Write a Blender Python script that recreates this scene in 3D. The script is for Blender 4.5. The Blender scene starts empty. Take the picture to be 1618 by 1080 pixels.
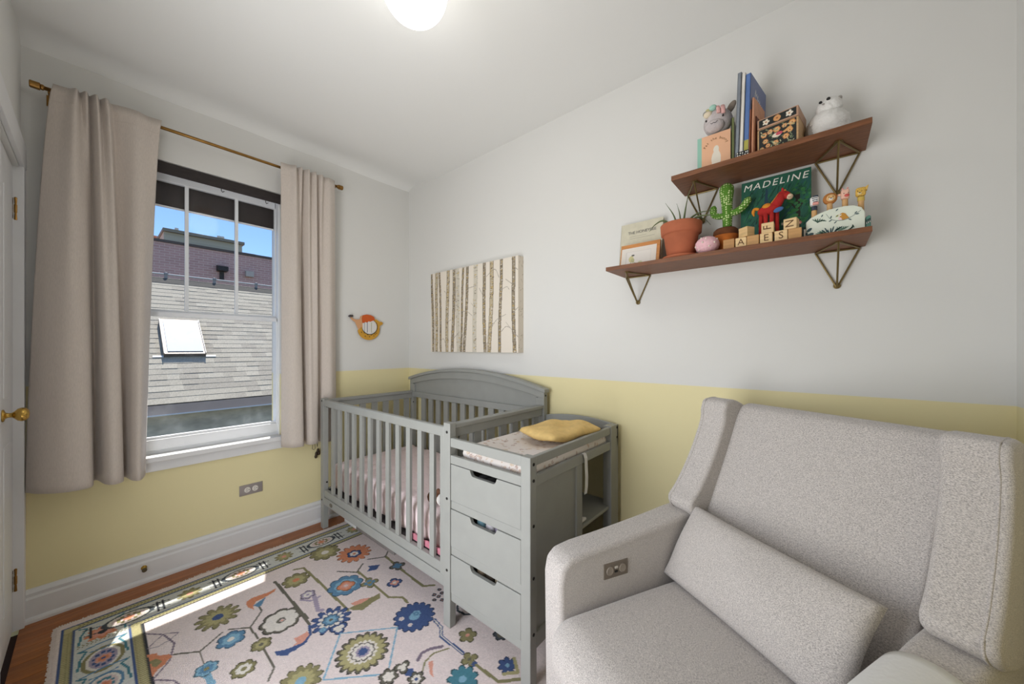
import bpy, bmesh, math, random
import numpy as np
from mathutils import Vector, Matrix

# ---------------------------------------------------------------- camera, sky, sun, exposure
scene = bpy.context.scene
COL = scene.collection
YAW = 0.70696
cam_data = bpy.data.cameras.new('camera'); cam = bpy.data.objects.new('camera', cam_data); COL.objects.link(cam)
cam.location = (2.739, -1.805, 1.25); cam.rotation_euler = (math.pi / 2, 0, YAW)
cam_data.sensor_width = 36.0; cam_data.lens = 564.4 / 1618 * 36; cam_data.shift_y = 9.146 / 1618
cam_data.clip_start = 0.02; cam_data.clip_end = 300
scene.camera = cam
vs = scene.view_settings
vs.view_transform = 'Standard'; vs.look = 'None'; vs.gamma = 1.0; vs.exposure = 0.46; vs.use_curve_mapping = False

LAMP = 5.0                 # radiance of the lit glass globe
SUN = 4.6
SKY = 0.14
world = bpy.data.worlds.new('sky'); scene.world = world; world.use_nodes = True
wn = world.node_tree.nodes; wl = world.node_tree.links
sky = wn.new('ShaderNodeTexSky'); sky.sky_type = 'NISHITA'; sky.sun_disc = False
sky.sun_elevation = math.radians(65); sky.sun_rotation = math.radians(-70); sky.ozone_density = 6.0; sky.air_density = 1.0; sky.dust_density = 0.0; sky.altitude = 1500
wn['Background'].inputs['Strength'].default_value = SKY
wl.new(sky.outputs[0], wn['Background'].inputs['Color'])
sd = bpy.data.lights.new('sun', 'SUN'); sd.energy = SUN; sd.angle = math.radians(0.6); sd.color = (1, .97, .91)
sun = bpy.data.objects.new('sun', sd); COL.objects.link(sun)
sun.rotation_euler = Vector((1.0, -0.33, -2.33)).to_track_quat('-Z', 'Y').to_euler()

# added fill light, out of view, in an invented doorway of the south wall
hd = bpy.data.lights.new('added_fill_light', 'AREA'); hd.shape = 'RECTANGLE'; hd.size = .95; hd.size_y = 2.0; hd.energy = 24.0; hd.color = (.985, .985, 1)
fill_obj = bpy.data.objects.new('added_fill_light', hd); COL.objects.link(fill_obj); fill_obj.location = (1.62, -2.16, 1.06); fill_obj.rotation_euler = (math.pi / 2 + .30, 0, 0)

# ---------------------------------------------------------------- helpers
def lin(c):
    return tuple(((v / 255) / 12.92 if v / 255 <= .04045 else ((v / 255 + .055) / 1.055) ** 2.4) for v in c)

def mat(name, rgb, rough=.6, metal=0., var=0., vscale=30., bump=0., bscale=200., stretch=(1, 1, 1), spec=.4, detail=4, sheen=0., emit=None, dark=None):
    m = bpy.data.materials.new(name); m.use_nodes = True
    n = m.node_tree.nodes; l = m.node_tree.links; b = n['Principled BSDF']
    c = lin(rgb)
    b.inputs['Base Color'].default_value = (*c, 1); b.inputs['Roughness'].default_value = rough
    b.inputs['Metallic'].default_value = metal; b.inputs['Specular IOR Level'].default_value = spec
    if sheen: b.inputs['Sheen Weight'].default_value = sheen
    if emit: b.inputs['Emission Color'].default_value = (*lin(emit[0]), 1); b.inputs['Emission Strength'].default_value = emit[1]
    if var or bump or dark:
        tc = n.new('ShaderNodeTexCoord'); mp = n.new('ShaderNodeMapping'); mp.inputs['Scale'].default_value = stretch
        l.new(tc.outputs['Object'], mp.inputs['Vector'])
    if var or dark:
        t = n.new('ShaderNodeTexNoise'); t.inputs['Scale'].default_value = vscale; t.inputs['Detail'].default_value = detail
        l.new(mp.outputs[0], t.inputs['Vector'])
        r = n.new('ShaderNodeValToRGB'); r.color_ramp.elements[0].position = .3; r.color_ramp.elements[1].position = .7
        d = lin(dark) if dark else tuple(v * (1 - var) for v in c)
        r.color_ramp.elements[0].color = (*d, 1); r.color_ramp.elements[1].color = (*[min(1, v * (1 + var)) for v in c], 1)
        l.new(t.outputs['Fac'], r.inputs[0]); l.new(r.outputs[0], b.inputs['Base Color'])
    if bump:
        t2 = n.new('ShaderNodeTexNoise'); t2.inputs['Scale'].default_value = bscale; t2.inputs['Detail'].default_value = 3
        l.new(mp.outputs[0], t2.inputs['Vector'])
        bp = n.new('ShaderNodeBump'); bp.inputs['Strength'].default_value = bump; bp.inputs['Distance'].default_value = .002
        l.new(t2.outputs['Fac'], bp.inputs['Height']); l.new(bp.outputs[0], b.inputs['Normal'])
    return m

def attr_mat(name, rough=.8, wave=None, bump=0., bscale=300., spec=.3):
    m = bpy.data.materials.new(name); m.use_nodes = True
    n = m.node_tree.nodes; l = m.node_tree.links; b = n['Principled BSDF']
    a = n.new('ShaderNodeAttribute'); a.attribute_name = 'print'
    b.inputs['Roughness'].default_value = rough; b.inputs['Specular IOR Level'].default_value = spec
    l.new(a.outputs['Color'], b.inputs['Base Color'])
    tc = n.new('ShaderNodeTexCoord')
    if wave:
        w = n.new('ShaderNodeTexWave'); w.inputs['Scale'].default_value = wave; w.inputs['Distortion'].default_value = 1.0; w.inputs['Detail'].default_value = 1
        w.bands_direction = 'Y'; l.new(tc.outputs['Object'], w.inputs['Vector']); h = w.outputs['Fac']
    else:
        t2 = n.new('ShaderNodeTexNoise'); t2.inputs['Scale'].default_value = bscale; l.new(tc.outputs['Object'], t2.inputs['Vector']); h = t2.outputs['Fac']
    if bump:
        bp = n.new('ShaderNodeBump'); bp.inputs['Strength'].default_value = bump; bp.inputs['Distance'].default_value = .003
        l.new(h, bp.inputs['Height']); l.new(bp.outputs[0], b.inputs['Normal'])
    return m

class MB:
    """collects shapes, then becomes one mesh"""
    def __init__(s): s.v = []; s.f = []
    def add(s, vs_, fs): o = len(s.v); s.v += [tuple(v) for v in vs_]; s.f += [tuple(i + o for i in f) for f in fs]; return s
    def box(s, x0, x1, y0, y1, z0, z1):
        return s.add([(x, y, z) for x in (x0, x1) for y in (y0, y1) for z in (z0, z1)],
                     [(0, 1, 3, 2), (4, 6, 7, 5), (0, 4, 5, 1), (2, 3, 7, 6), (0, 2, 6, 4), (1, 5, 7, 3)])
    def ring(s, pts, rad, n=8, closed=False, flat=None):
        """tube along pts; rad number or list"""
        P_ = [Vector(p) for p in pts]; k = len(P_); R_ = rad if isinstance(rad, (list, tuple)) else [rad] * k
        vs_ = []; fs = []
        up = Vector((0, 0, 1)); prev = None
        for i in range(k):
            a = P_[(i - 1) % k] if (closed or i > 0) else P_[i]; b = P_[(i + 1) % k] if (closed or i < k - 1) else P_[i]
            t = (b - a).normalized() if (b - a).length > 1e-9 else Vector((0, 0, 1))
            if prev is None:
                ref = up if abs(t.z) < .95 else Vector((1, 0, 0)); nx = t.cross(ref).normalized()
            else:
                nx = (prev - t * prev.dot(t)).normalized()
            prev = nx; ny = t.cross(nx)
            for j in range(n):
                th = 2 * math.pi * j / n
                vs_.append(P_[i] + (nx * math.cos(th) + ny * math.sin(th) * (flat or 1)) * R_[i])
        m_ = k if closed else k - 1
        for i in range(m_):
            for j in range(n):
                a, b = i * n + j, i * n + (j + 1) % n; c, d = ((i + 1) % k) * n + (j + 1) % n, ((i + 1) % k) * n + j
                fs.append((a, b, c, d))
        if not closed: fs += [tuple(range(n))[::-1], tuple(range((k - 1) * n, k * n))]
        return s.add(vs_, fs)
    def lathe(s, prof, c=(0, 0, 0), n=24, axis='z'):
        vs_ = []; fs = []; k = len(prof)
        for r, h in prof:
            for j in range(n):
                th = 2 * math.pi * j / n; p = (r * math.cos(th), r * math.sin(th), h)
                if axis == 'y': p = (p[0], p[2], p[1])
                if axis == 'x': p = (p[2], p[0], p[1])
                vs_.append((c[0] + p[0], c[1] + p[1], c[2] + p[2]))
        for i in range(k - 1):
            for j in range(n): fs.append((i * n + j, i * n + (j + 1) % n, (i + 1) * n + (j + 1) % n, (i + 1) * n + j))
        fs += [tuple(range(n))[::-1], tuple(range((k - 1) * n, k * n))]
        return s.add(vs_, fs)
    def prism(s, poly, a0, a1, axis='y'):
        """poly of 2-D points extruded along axis; y: (x,z); x: (y,z); z: (x,y)"""
        def to(p, a): return {'y': (p[0], a, p[1]), 'x': (a, p[0], p[1]), 'z': (p[0], p[1], a)}[axis]
        n = len(poly); vs_ = [to(p, a0) for p in poly] + [to(p, a1) for p in poly]
        fs = [tuple(range(n)), tuple(range(n, 2 * n))[::-1]] + [(i, i + n, (i + 1) % n + n, (i + 1) % n) for i in range(n)]
        return s.add(vs_, fs)
    def ell(s, c, r, nu=16, nv=10, rot=None):
        vs_ = []; fs = []
        for i in range(nv + 1):
            ph = -math.pi / 2 + math.pi * i / nv
            for j in range(nu):
                th = 2 * math.pi * j / nu; p = Vector((r[0] * math.cos(ph) * math.cos(th), r[1] * math.cos(ph) * math.sin(th), r[2] * math.sin(ph)))
                if rot: p = rot @ p
                vs_.append((c[0] + p.x, c[1] + p.y, c[2] + p.z))
        for i in range(nv):
            for j in range(nu): fs.append((i * nu + j, i * nu + (j + 1) % nu, (i + 1) * nu + (j + 1) % nu, (i + 1) * nu + j))
        return s.add(vs_, fs)
    def rbox(s, c, h, r, n=6, crown=0., M_=None, fn=None):
        """rounded box: centre, half sizes, radius; crown bulges +z; fn moves a local point"""
        vs_ = []; fs = []; idx = {}
        def put(p):
            k = tuple(round(q, 5) for q in p)
            if k in idx: return idx[k]
            q = [0, 0, 0]; inner = [max(-(h[i] - r), min(h[i] - r, p[i] * h[i])) for i in range(3)]
            d = Vector([p[i] * h[i] - inner[i] for i in range(3)]); d = d.normalized() * r if d.length > 1e-9 else d
            w = Vector(inner) + d
            if crown: w.z += crown * (1 - p[0] ** 2) * (1 - p[1] ** 2) * (1 if p[2] > 0 else 0)
            if fn: w = fn(w)
            if M_: w = M_ @ w
            idx[k] = len(vs_); vs_.append((c[0] + w.x, c[1] + w.y, c[2] + w.z)); return idx[k]
        # parameter lines denser near edges
        def lines(hh):
            e = min(.95, r / hh); a = [-1 + e * t for t in (0, .15, .4, .7, 1)]; mid = [(-1 + e) + (2 - 2 * e) * i / n for i in range(1, n)]
            return a + mid + [-q for q in a[::-1]]
        for ax in range(3):
            u, v = [(1, 2), (2, 0), (0, 1)][ax]; lu, lv = lines(h[u]), lines(h[v])
            for sg in (-1, 1):
                for i in range(len(lu) - 1):
                    for j in range(len(lv) - 1):
                        q = []
                        for a, b in ((i, j), (i + 1, j), (i + 1, j + 1), (i, j + 1)):
                            p = [0, 0, 0]; p[ax] = sg; p[u] = lu[a]; p[v] = lv[b]; q.append(put(p))
                        fs.append(tuple(q) if sg > 0 else tuple(q[::-1]))
        return s.add(vs_, fs)
    def xf(s, M_): s.v = [tuple(M_ @ Vector(v)) for v in s.v]; return s
    def mesh(s, name):
        m = bpy.data.meshes.new(name); m.from_pydata(s.v, [], s.f); m.validate(); m.update()
        bm = bmesh.new(); bm.from_mesh(m); bmesh.ops.recalc_face_normals(bm, faces=bm.faces); bm.to_mesh(m); bm.free()
        return m

FRAME = {}
def frame_of(o): return FRAME.get(o.name, Matrix.Identity(4))
def props(o, label=None, cat=None, group=None, kind=None):
    if label: o['label'] = label
    if cat: o['category'] = cat
    if group: o['group'] = group
    if kind: o['kind'] = kind
    return o
def thing(name, label=None, cat=None, loc=(0, 0, 0), rotz=0., group=None, kind=None):
    o = bpy.data.objects.new(name, None); COL.objects.link(o); o.empty_display_size = .05
    o.location = loc; o.rotation_euler = (0, 0, rotz)
    FRAME[o.name] = Matrix.Translation(loc) @ Matrix.Rotation(rotz, 4, 'Z')
    return props(o, label, cat, group, kind)
def put(name, mb, m, parent=None, smooth=False, bev=0., seg=2, label=None, cat=None, group=None, kind=None, local=False):
    """one mesh object; shapes are given in room coordinates unless local"""
    me = mb.mesh(name) if isinstance(mb, MB) else mb
    o = bpy.data.objects.new(name, me); COL.objects.link(o)
    if m: me.materials.append(m)
    if parent:
        o.parent = parent
        if not local: me.transform(frame_of(parent).inverted())
        FRAME[o.name] = frame_of(parent)
    elif not local and len(me.vertices):
        co = np.empty(len(me.vertices) * 3, 'f'); me.vertices.foreach_get('co', co); co = co.reshape(-1, 3)
        c = Vector((float((co[:, 0].min() + co[:, 0].max()) / 2), float((co[:, 1].min() + co[:, 1].max()) / 2), float(co[:, 2].min())))
        me.transform(Matrix.Translation(-c)); o.location = c; FRAME[o.name] = Matrix.Translation(c)
    if smooth:
        me.polygons.foreach_set('use_smooth', [True] * len(me.polygons))
    if bev:
        b = o.modifiers.new('bevel', 'BEVEL'); b.width = bev; b.segments = seg; b.limit_method = 'ANGLE'; b.angle_limit = math.radians(40)
        b.harden_normals = bool(smooth)
    return props(o, label, cat, group, kind)
def dup(o, name, loc=None, parent=None):
    c = o.copy(); c.name = name; COL.objects.link(c)
    if loc is not None: c.location = loc
    c.parent = parent if parent else o.parent
    return c
def bx(*a): return MB().box(*a)
def catmull(pts, n):
    P_ = [np.array(p, float) for p in pts]; P_ = [2 * P_[0] - P_[1]] + P_ + [2 * P_[-1] - P_[-2]]; out = []
    for i in range(1, len(P_) - 2):
        for k in range(n):
            t = k / n; a, b, c, d = P_[i - 1:i + 3]
            out.append(.5 * (2 * b + (c - a) * t + (2 * a - 5 * b + 4 * c - d) * t * t + (3 * b - a - 3 * c + d) * t ** 3))
    out.append(P_[-2]); return out
def text(name, body, size, m, M_, parent, depth=.0006, shear=0., bold=0., spacing=1., align='CENTER'):
    cu = bpy.data.curves.new(name, 'FONT'); cu.body = body; cu.size = size; cu.extrude = depth; cu.shear = shear; cu.offset = bold
    cu.align_x = align; cu.align_y = 'CENTER'; cu.space_character = spacing; cu.resolution_u = 3
    t = bpy.data.objects.new(name + '_tmp', cu); COL.objects.link(t)
    me = bpy.data.meshes.new_from_object(t.evaluated_get(bpy.context.evaluated_depsgraph_get()))
    bpy.data.objects.remove(t); me.transform(M_); me.name = name; me.materials.clear()
    return put(name, me, m, parent)
def facing(x, y, z, tilt=0., rotz=0., spin=0.):
    """frame of a sheet standing at (x,y,z), text plane facing -y; tilt leans its top back"""
    return Matrix.Translation((x, y, z)) @ Matrix.Rotation(rotz, 4, 'Z') @ Matrix.Rotation(math.pi / 2 - tilt, 4, 'X') @ Matrix.Rotation(spin, 4, 'Z')

class Paint:
    """a printed or knotted pattern: colours per point of a fine grid"""
    def __init__(s, w, h, cell, base, x0=0, y0=0):
        s.nx, s.ny = int(round(w / cell)) + 1, int(round(h / cell)) + 1; s.w, s.h = w, h
        s.X, s.Y = np.meshgrid(x0 + np.linspace(0, w, s.nx), y0 + np.linspace(0, h, s.ny)); s.C = np.empty((s.ny, s.nx, 3)); s.C[:] = lin(base)
        s.x0, s.y0 = x0, y0
    def win(s, x0, x1, y0, y1):
        i0 = max(0, int((x0 - s.x0) / s.w * (s.nx - 1)) - 1); i1 = min(s.nx, int((x1 - s.x0) / s.w * (s.nx - 1)) + 3)
        j0 = max(0, int((y0 - s.y0) / s.h * (s.ny - 1)) - 1); j1 = min(s.ny, int((y1 - s.y0) / s.h * (s.ny - 1)) + 3)
        return slice(j0, max(j0, j1)), slice(i0, max(i0, i1))
    def fill(s, w, mask, col): s.C[w][mask] = lin(col)
    def rect(s, x0, x1, y0, y1, col):
        w = s.win(x0, x1, y0, y1); X, Y = s.X[w], s.Y[w]; s.fill(w, (X >= x0) & (X <= x1) & (Y >= y0) & (Y <= y1), col)
    def ell(s, cx, cy, rx, ry, col):
        w = s.win(cx - rx, cx + rx, cy - ry, cy + ry); X, Y = s.X[w], s.Y[w]; s.fill(w, ((X - cx) / rx) ** 2 + ((Y - cy) / ry) ** 2 <= 1, col)
    def flower(s, cx, cy, r, n, c1, c2, c3, st=.75, rot=0., sharp=1.):
        w = s.win(cx - r, cx + r, cy - r, cy + r); X, Y = s.X[w] - cx, s.Y[w] - cy; R_ = np.hypot(X, Y); T = np.arctan2(Y, X) + rot
        lobe = r * (st + (1 - st) * np.abs(np.cos(T * n / 2)) ** sharp)
        s.fill(w, R_ <= lobe, c1); s.fill(w, R_ <= lobe * .68, c2); s.fill(w, R_ <= r * .26, c3)
    def poly(s, pts, col):
        xs, ys = [p[0] for p in pts], [p[1] for p in pts]; w = s.win(min(xs), max(xs), min(ys), max(ys)); X, Y = s.X[w], s.Y[w]
        ins = np.zeros(X.shape, bool); n = len(pts)
        for i in range(n):
            (xa, ya), (xb, yb) = pts[i], pts[(i + 1) % n]
            if ya == yb: continue
            ins ^= ((Y < ya) != (Y < yb)) & (X < (xb - xa) * (Y - ya) / (yb - ya) + xa)
        s.fill(w, ins, col)
    def line(s, pts, wd, col):
        for (xa, ya), (xb, yb) in zip(pts, pts[1:]):
            h = wd / 2; w = s.win(min(xa, xb) - h, max(xa, xb) + h, min(ya, yb) - h, max(ya, yb) + h); X, Y = s.X[w], s.Y[w]
            L2 = (xb - xa) ** 2 + (yb - ya) ** 2 + 1e-12; t = np.clip(((X - xa) * (xb - xa) + (Y - ya) * (yb - ya)) / L2, 0, 1)
            s.fill(w, np.hypot(X - xa - t * (xb - xa), Y - ya - t * (yb - ya)) <= h, col)
    def grain(s, amt, rng, axis=None):
        n = rng.normal(0, amt, s.C.shape[:2])
        s.C *= np.clip(1 + n, .3, 1.7)[..., None]
    def mesh(s, name, place, Z=None):
        """place(X,Y,Z) -> room coordinates"""
        Z = np.zeros_like(s.X) if Z is None else Z
        co = place(s.X, s.Y, Z).reshape(-1, 3).astype('f'); i = np.arange(s.nx * s.ny).reshape(s.ny, s.nx)
        q = np.stack([i[:-1, :-1], i[:-1, 1:], i[1:, 1:], i[1:, :-1]], -1).reshape(-1, 4).astype('i'); nf = len(q)
        me = bpy.data.meshes.new(name); me.vertices.add(len(co)); me.vertices.foreach_set('co', co.ravel())
        me.loops.add(nf * 4); me.loops.foreach_set('vertex_index', q.ravel()); me.polygons.add(nf)
        me.polygons.foreach_set('loop_start', np.arange(0, nf * 4, 4, dtype='i')); me.update(calc_edges=True)
        a = me.attributes.new('print', 'FLOAT_COLOR', 'POINT')
        a.data.foreach_set('color', np.concatenate([np.clip(s.C, 0, 1), np.ones((s.ny, s.nx, 1))], -1).astype('f').ravel())
        return me
rng = np.random.default_rng(7); random.seed(7)

# ---------------------------------------------------------------- materials of the room
def wall_mat():
    m = bpy.data.materials.new('painted_plaster'); m.use_nodes = True; n = m.node_tree.nodes; l = m.node_tree.links; b = n['Principled BSDF']
    g = n.new('ShaderNodeNewGeometry'); sp = n.new('ShaderNodeSeparateXYZ'); l.new(g.outputs['Position'], sp.inputs[0])
    gt = n.new('ShaderNodeMath'); gt.operation = 'GREATER_THAN'; gt.inputs[1].default_value = 1.074; l.new(sp.outputs['Z'], gt.inputs[0])
    mx = n.new('ShaderNodeMix'); mx.data_type = 'RGBA'; mx.inputs['A'].default_value = (*lin((232, 221, 174)), 1); mx.inputs['B'].default_value = (*lin((222, 221, 217)), 1)
    l.new(gt.outputs[0], mx.inputs['Factor']); l.new(mx.outputs['Result'], b.inputs['Base Color'])
    b.inputs['Roughness'].default_value = .75; b.inputs['Specular IOR Level'].default_value = .25
    t = n.new('ShaderNodeTexNoise'); t.inputs['Scale'].default_value = 9; t.inputs['Detail'].default_value = 6; l.new(g.outputs['Position'], t.inputs['Vector'])
    bp = n.new('ShaderNodeBump'); bp.inputs['Strength'].default_value = .12; bp.inputs['Distance'].default_value = .01; l.new(t.outputs['Fac'], bp.inputs['Height']); l.new(bp.outputs[0], b.inputs['Normal'])
    return m
WALL = wall_mat()
CEIL = mat('ceiling_paint', (236, 236, 233), .8, bump=.08, bscale=6, spec=.2)
TRIM = mat('white_trim_paint', (226, 226, 226), .4, var=.02, vscale=8)
VINYL = mat('white_vinyl', (235, 237, 240), .35)
GREY = mat('grey_painted_wood', (150, 151, 146), .45, var=.03, vscale=14, bump=.05, bscale=60, stretch=(1, 1, 1))
DARK = mat('dark_metal', (30, 28, 27), .5)
BRASS = mat('aged_brass', (150, 112, 58), .35, metal=.8, var=.15, vscale=40)
GOLD = mat('polished_brass', (196, 160, 84), .2, metal=1)
WALNUT = mat('walnut_board', (120, 76, 48), .5, var=.28, vscale=14, stretch=(1, 9, 9), bump=.05, bscale=80)
def oak(k):
    return mat('oak_floor_%d' % k, [(150, 92, 48), (160, 99, 54), (140, 84, 44), (152, 90, 44)][k], .32, var=.22, vscale=10, stretch=(9, .8, 9), bump=.05, bscale=40)
OAK = [oak(k) for k in range(4)]

# ---------------------------------------------------------------- the room
RX, RY, CZ = 3.196, -2.02, 2.63
HX0, HX1 = 1.12, 2.12       # invented doorway in the south wall, opened for the added fill light
floor = thing('floor', kind='structure')
put('subfloor', bx(-.12, RX + .1, RY - .12, .1, -.06, -.018), mat('subfloor', (60, 38, 22), .9), floor, kind='structure')
pw = .0572; k = 0; x = 0.0
pm = [MB().box(0, pw - .0012, 0, 1.07, 0, .018).mesh('plank') for _ in range(4)]
for i in range(4): pm[i].materials.append(OAK[i])
while x < RX:
    y = RY - random.uniform(0, .9)
    while y < 0:
        o = bpy.data.objects.new('plank', random.choice(pm)); COL.objects.link(o); o.parent = floor
        y1 = min(y + 1.0685, 0); y0 = max(y, RY)
        o.location = (x, y0, -.018 + random.uniform(0, .0004)); o.scale = (min(1, (RX - x) / pw), max(.01, (y1 - y0 - .001) / 1.07), 1)
        y += 1.0685
    x += pw
# window wall (west) with its opening
WY0, WY1, WZ0, WZ1 = -1.665, -.985, .655, 2.282
put('wall_west', MB().box(-.2, 0, RY - .1, WY0, -.06, CZ + .1).box(-.2, 0, WY1, .1, -.06, CZ + .1).box(-.2, 0, WY0, WY1, -.06, WZ0).box(-.2, 0, WY0, WY1, WZ1, CZ + .1), WALL, kind='structure')
put('wall_north', bx(0, RX, 0, .12, -.06, CZ + .1), WALL, kind='structure')
put('wall_east', bx(RX, RX + .12, RY - .1, .12, -.06, CZ + .1), WALL, kind='structure')
put('trim_2', MB().box(HX0 - .085, HX0 + .002, RY, RY + .016, 0, 2.17).box(HX1 - .002, HX1 + .085, RY, RY + .016, 0, 2.17).box(HX0 + .002, HX1 - .002, RY, RY + .016, 2.082, 2.17), TRIM, bev=.003, kind='structure')  # casing of the invented doorway around the fill light
DX0, DX1, DZ = .05, .68, 2.05
put('wall_south', MB().box(DX1, HX0, RY - .12, RY, -.06, CZ + .1).box(HX1, RX, RY - .12, RY, -.06, CZ + .1).box(HX0, HX1, RY - .12, RY, 2.08, CZ + .1).box(HX0, HX1, RY - .12, RY, -.06, -.018).box(0, DX1, RY - .12, RY, DZ, CZ + .1).box(0, DX0, RY - .12, RY, -.06, DZ), WALL, kind='structure')
# ceiling: flat, with an uneven plaster cove along the window wall
prof = [(0, CZ - .012), (.03, CZ + .006), (.06, CZ + .016), (.10, CZ + .022), (.15, CZ + .02), (.20, CZ + .012), (.27, CZ + .003), (.36, CZ - .003), (.5, CZ - .005), (RX, CZ - .004)]
mb = MB(); ny = 12
vs_ = [(px, RY + (0 - RY) * j / ny, pz + (.003 * math.sin(j * 1.7 + px * 9) if px < .4 else 0)) for j in range(ny + 1) for px, pz in prof]
np_ = len(prof); mb.add(vs_, [(j * np_ + i, j * np_ + i + 1, (j + 1) * np_ + i + 1, (j + 1) * np_ + i) for j in range(ny) for i in range(np_ - 1)])
mb.box(0, RX, RY, 0, CZ + .05, CZ + .1)
put('ceiling', mb, CEIL, smooth=True, kind='structure')
# baseboards with a shoe moulding
def baseboard(name, along, a0, a1, sgn=1, at=0.):
    pr = [(0, 0), (.03, 0), (.03, .012), (.026, .02), (.018, .024), (.018, .105), (.014, .115), (.016, .13), (.008, .146), (0, .148)]
    pr = [(at + sgn * p, z) for p, z in pr]
    put(name, MB().prism(pr, a0, a1, 'y' if along == 'y' else 'x'), TRIM, kind='structure')
baseboard('baseboard_west', 'y', RY, 0)
baseboard('baseboard_north', 'x', .03, RX, -1, 0.)
baseboard('baseboard_east', 'y', RY + .03, -.03, -1, RX)
baseboard('baseboard_south', 'x', DX1 + .085, HX0 - .087, 1, RY)
baseboard('baseboard_south', 'x', HX1 + .087, RX, 1, RY)
# folding closet door on the south side, hinged beside the window wall
d1 = thing('door_1', loc=(DX0, RY - .017, 0), kind='structure')
for xa_, xb_ in ((DX0 + .003, .3635), (.3665, DX1 - .003)):
    dp_ = put('door_panel', MB().box(xa_, xb_, RY - .052, RY - .017, .008, DZ - .004), TRIM, d1, bev=.002)
    for z0, z1 in ((.18, .85), (1.05, 1.9)):
        put('raised_panel', MB().prism([(xa_ + .06, z0), (xb_ - .06, z0), (xb_ - .06, z1), (xa_ + .06, z1)], RY - .018, RY - .0145, 'y'), TRIM, dp_, bev=.002)
for z in (.226, 1.863):
    h = put('hinge', MB().box(DX0 - .018, DX0 + .012, RY - .0185, RY - .0145, z - .045, z + .045), mat('painted_steel_hinge', (140, 134, 122), .5, var=.6, vscale=60), d1)
    put('hinge_pin', MB().lathe([(.006, z - .05), (.007, z - .048), (.006, z - .02), (.007, z - .015), (.007, z + .015), (.006, z + .02), (.007, z + .048), (.004, z + .054)], (DX0 - .003, RY - .009, 0), 10), BRASS, h)
kn = put('knob', MB().lathe([(.024, .0), (.024, .004), (.012, .008), (.009, .014), (.009, .022), (.014, .028), (.024, .036), (.0275, .046), (.025, .056), (.016, .063), (.004, .065)], (.330, RY - .017, .985), 20, 'y'), GOLD, d1, smooth=True)
cas = MB().box(0.0, DX0 + .002, RY - .05, RY + .014, 0, DZ + .11).box(0, DX1 + .08, RY, RY + .016, DZ + .004, DZ + .11).box(DX1 + .004, DX1 + .08, RY, RY + .014, 0, DZ + .004)
put('trim_1', cas, TRIM, bev=.003, kind='structure')

# ---------------------------------------------------------------- window
def glass_mat(name, refl=.06, haze=0.):
    m = bpy.data.materials.new(name); m.use_nodes = True; n = m.node_tree.nodes; l = m.node_tree.links; n.remove(n['Principled BSDF'])
    tr = n.new('ShaderNodeBsdfTransparent'); gl = n.new('ShaderNodeBsdfGlossy'); gl.inputs['Roughness'].default_value = .03
    mx = n.new('ShaderNodeMixShader'); mx.inputs[0].default_value = refl
    l.new(tr.outputs[0], mx.inputs[1]); l.new(gl.outputs[0], mx.inputs[2]); out = mx
    if haze:
        df = n.new('ShaderNodeBsdfTranslucent'); df.inputs['Color'].default_value = (.8, .8, .78, 1)
        t = n.new('ShaderNodeTexNoise'); t.inputs['Scale'].default_value = 7; t.inputs['Detail'].default_value = 9; t.inputs['Roughness'].default_value = .7
        tc = n.new('ShaderNodeTexCoord'); l.new(tc.outputs['Object'], t.inputs['Vector'])
        r = n.new('ShaderNodeMapRange'); r.inputs[1].default_value = .5; r.inputs[2].default_value = .85; r.inputs[4].default_value = haze
        l.new(t.outputs['Fac'], r.inputs[0]); m2 = n.new('ShaderNodeMixShader'); l.new(r.outputs[0], m2.inputs[0]); l.new(mx.outputs[0], m2.inputs[1]); l.new(df.outputs[0], m2.inputs[2]); out = m2
    l.new(out.outputs[0], n['Material Output'].inputs[0]); return m
GLASS = glass_mat('window_glass', .006, .0); GLASS2 = glass_mat('dusty_window_glass', .006, .10)
win = thing('window_1', loc=(-.1, (WY0 + WY1) / 2, WZ0), kind='structure')
yl, yr = -1.66, -.992
fr = MB().box(-.14, -.03, WY0, yl + .012, WZ0, WZ1).box(-.14, -.03, yr - .004, WY1, WZ0, WZ1).box(-.14, -.03, yl, yr, 2.235, WZ1).box(-.16, -.046, yl, yr, WZ0, .682)
put('window_frame', fr, VINYL, win, bev=.002)
up = put('upper_sash', MB().box(-.10, -.075, yl + .012, yl + .035, 1.464, 2.235).box(-.10, -.075, yr - .012, yr - .004, 1.464, 2.235).box(-.10, -.075, yl, yr, 2.196, 2.236).box(-.105, -.07, yl, yr, 1.43, 1.466), VINYL, win, bev=.002)
for y in (-1.45, -1.213):
    put('muntin', bx(-.094, -.078, y - .0085, y + .0085, 1.466, 2.2), VINYL, up)
ylist = [yl + .03, -1.4585, -1.2215, yr - .01]
for a, b in ((yl + .03, -1.4585), (-1.4415, -1.2215), (-1.2045, yr - .01)):
    put('pane', bx(-.089, -.086, a, b, 1.466, 2.197), GLASS, up)
lo = put('lower_sash', MB().box(-.068, -.042, yl + .012, yl + .04, .70, 1.45).box(-.068, -.042, yr - .012, yr - .002, .70, 1.45).box(-.068, -.042, yl, yr, 1.425, 1.452).box(-.070, -.040, yl, yr, .682, .742).box(-.074, -.050, yl, yr, .742, .756), VINYL, win, bev=.003)
put('pane', bx(-.057, -.054, yl + .035, yr - .01, .76, 1.428), GLASS2, lo)
put('window_sill', MB().prism([(-.045, WY0 + .001), (0, WY0 + .001), (0, WY0 - .03), (.045, WY0 - .03), (.045, WY1 + .02), (0, WY1 + .02), (0, WY1 - .001), (-.045, WY1 - .001)], .636, .665, 'z'), TRIM, win, bev=.004)
put('apron', bx(0, .02, WY0 - .01, WY1 + .006, .582, .636), TRIM, win, bev=.003)

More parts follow.
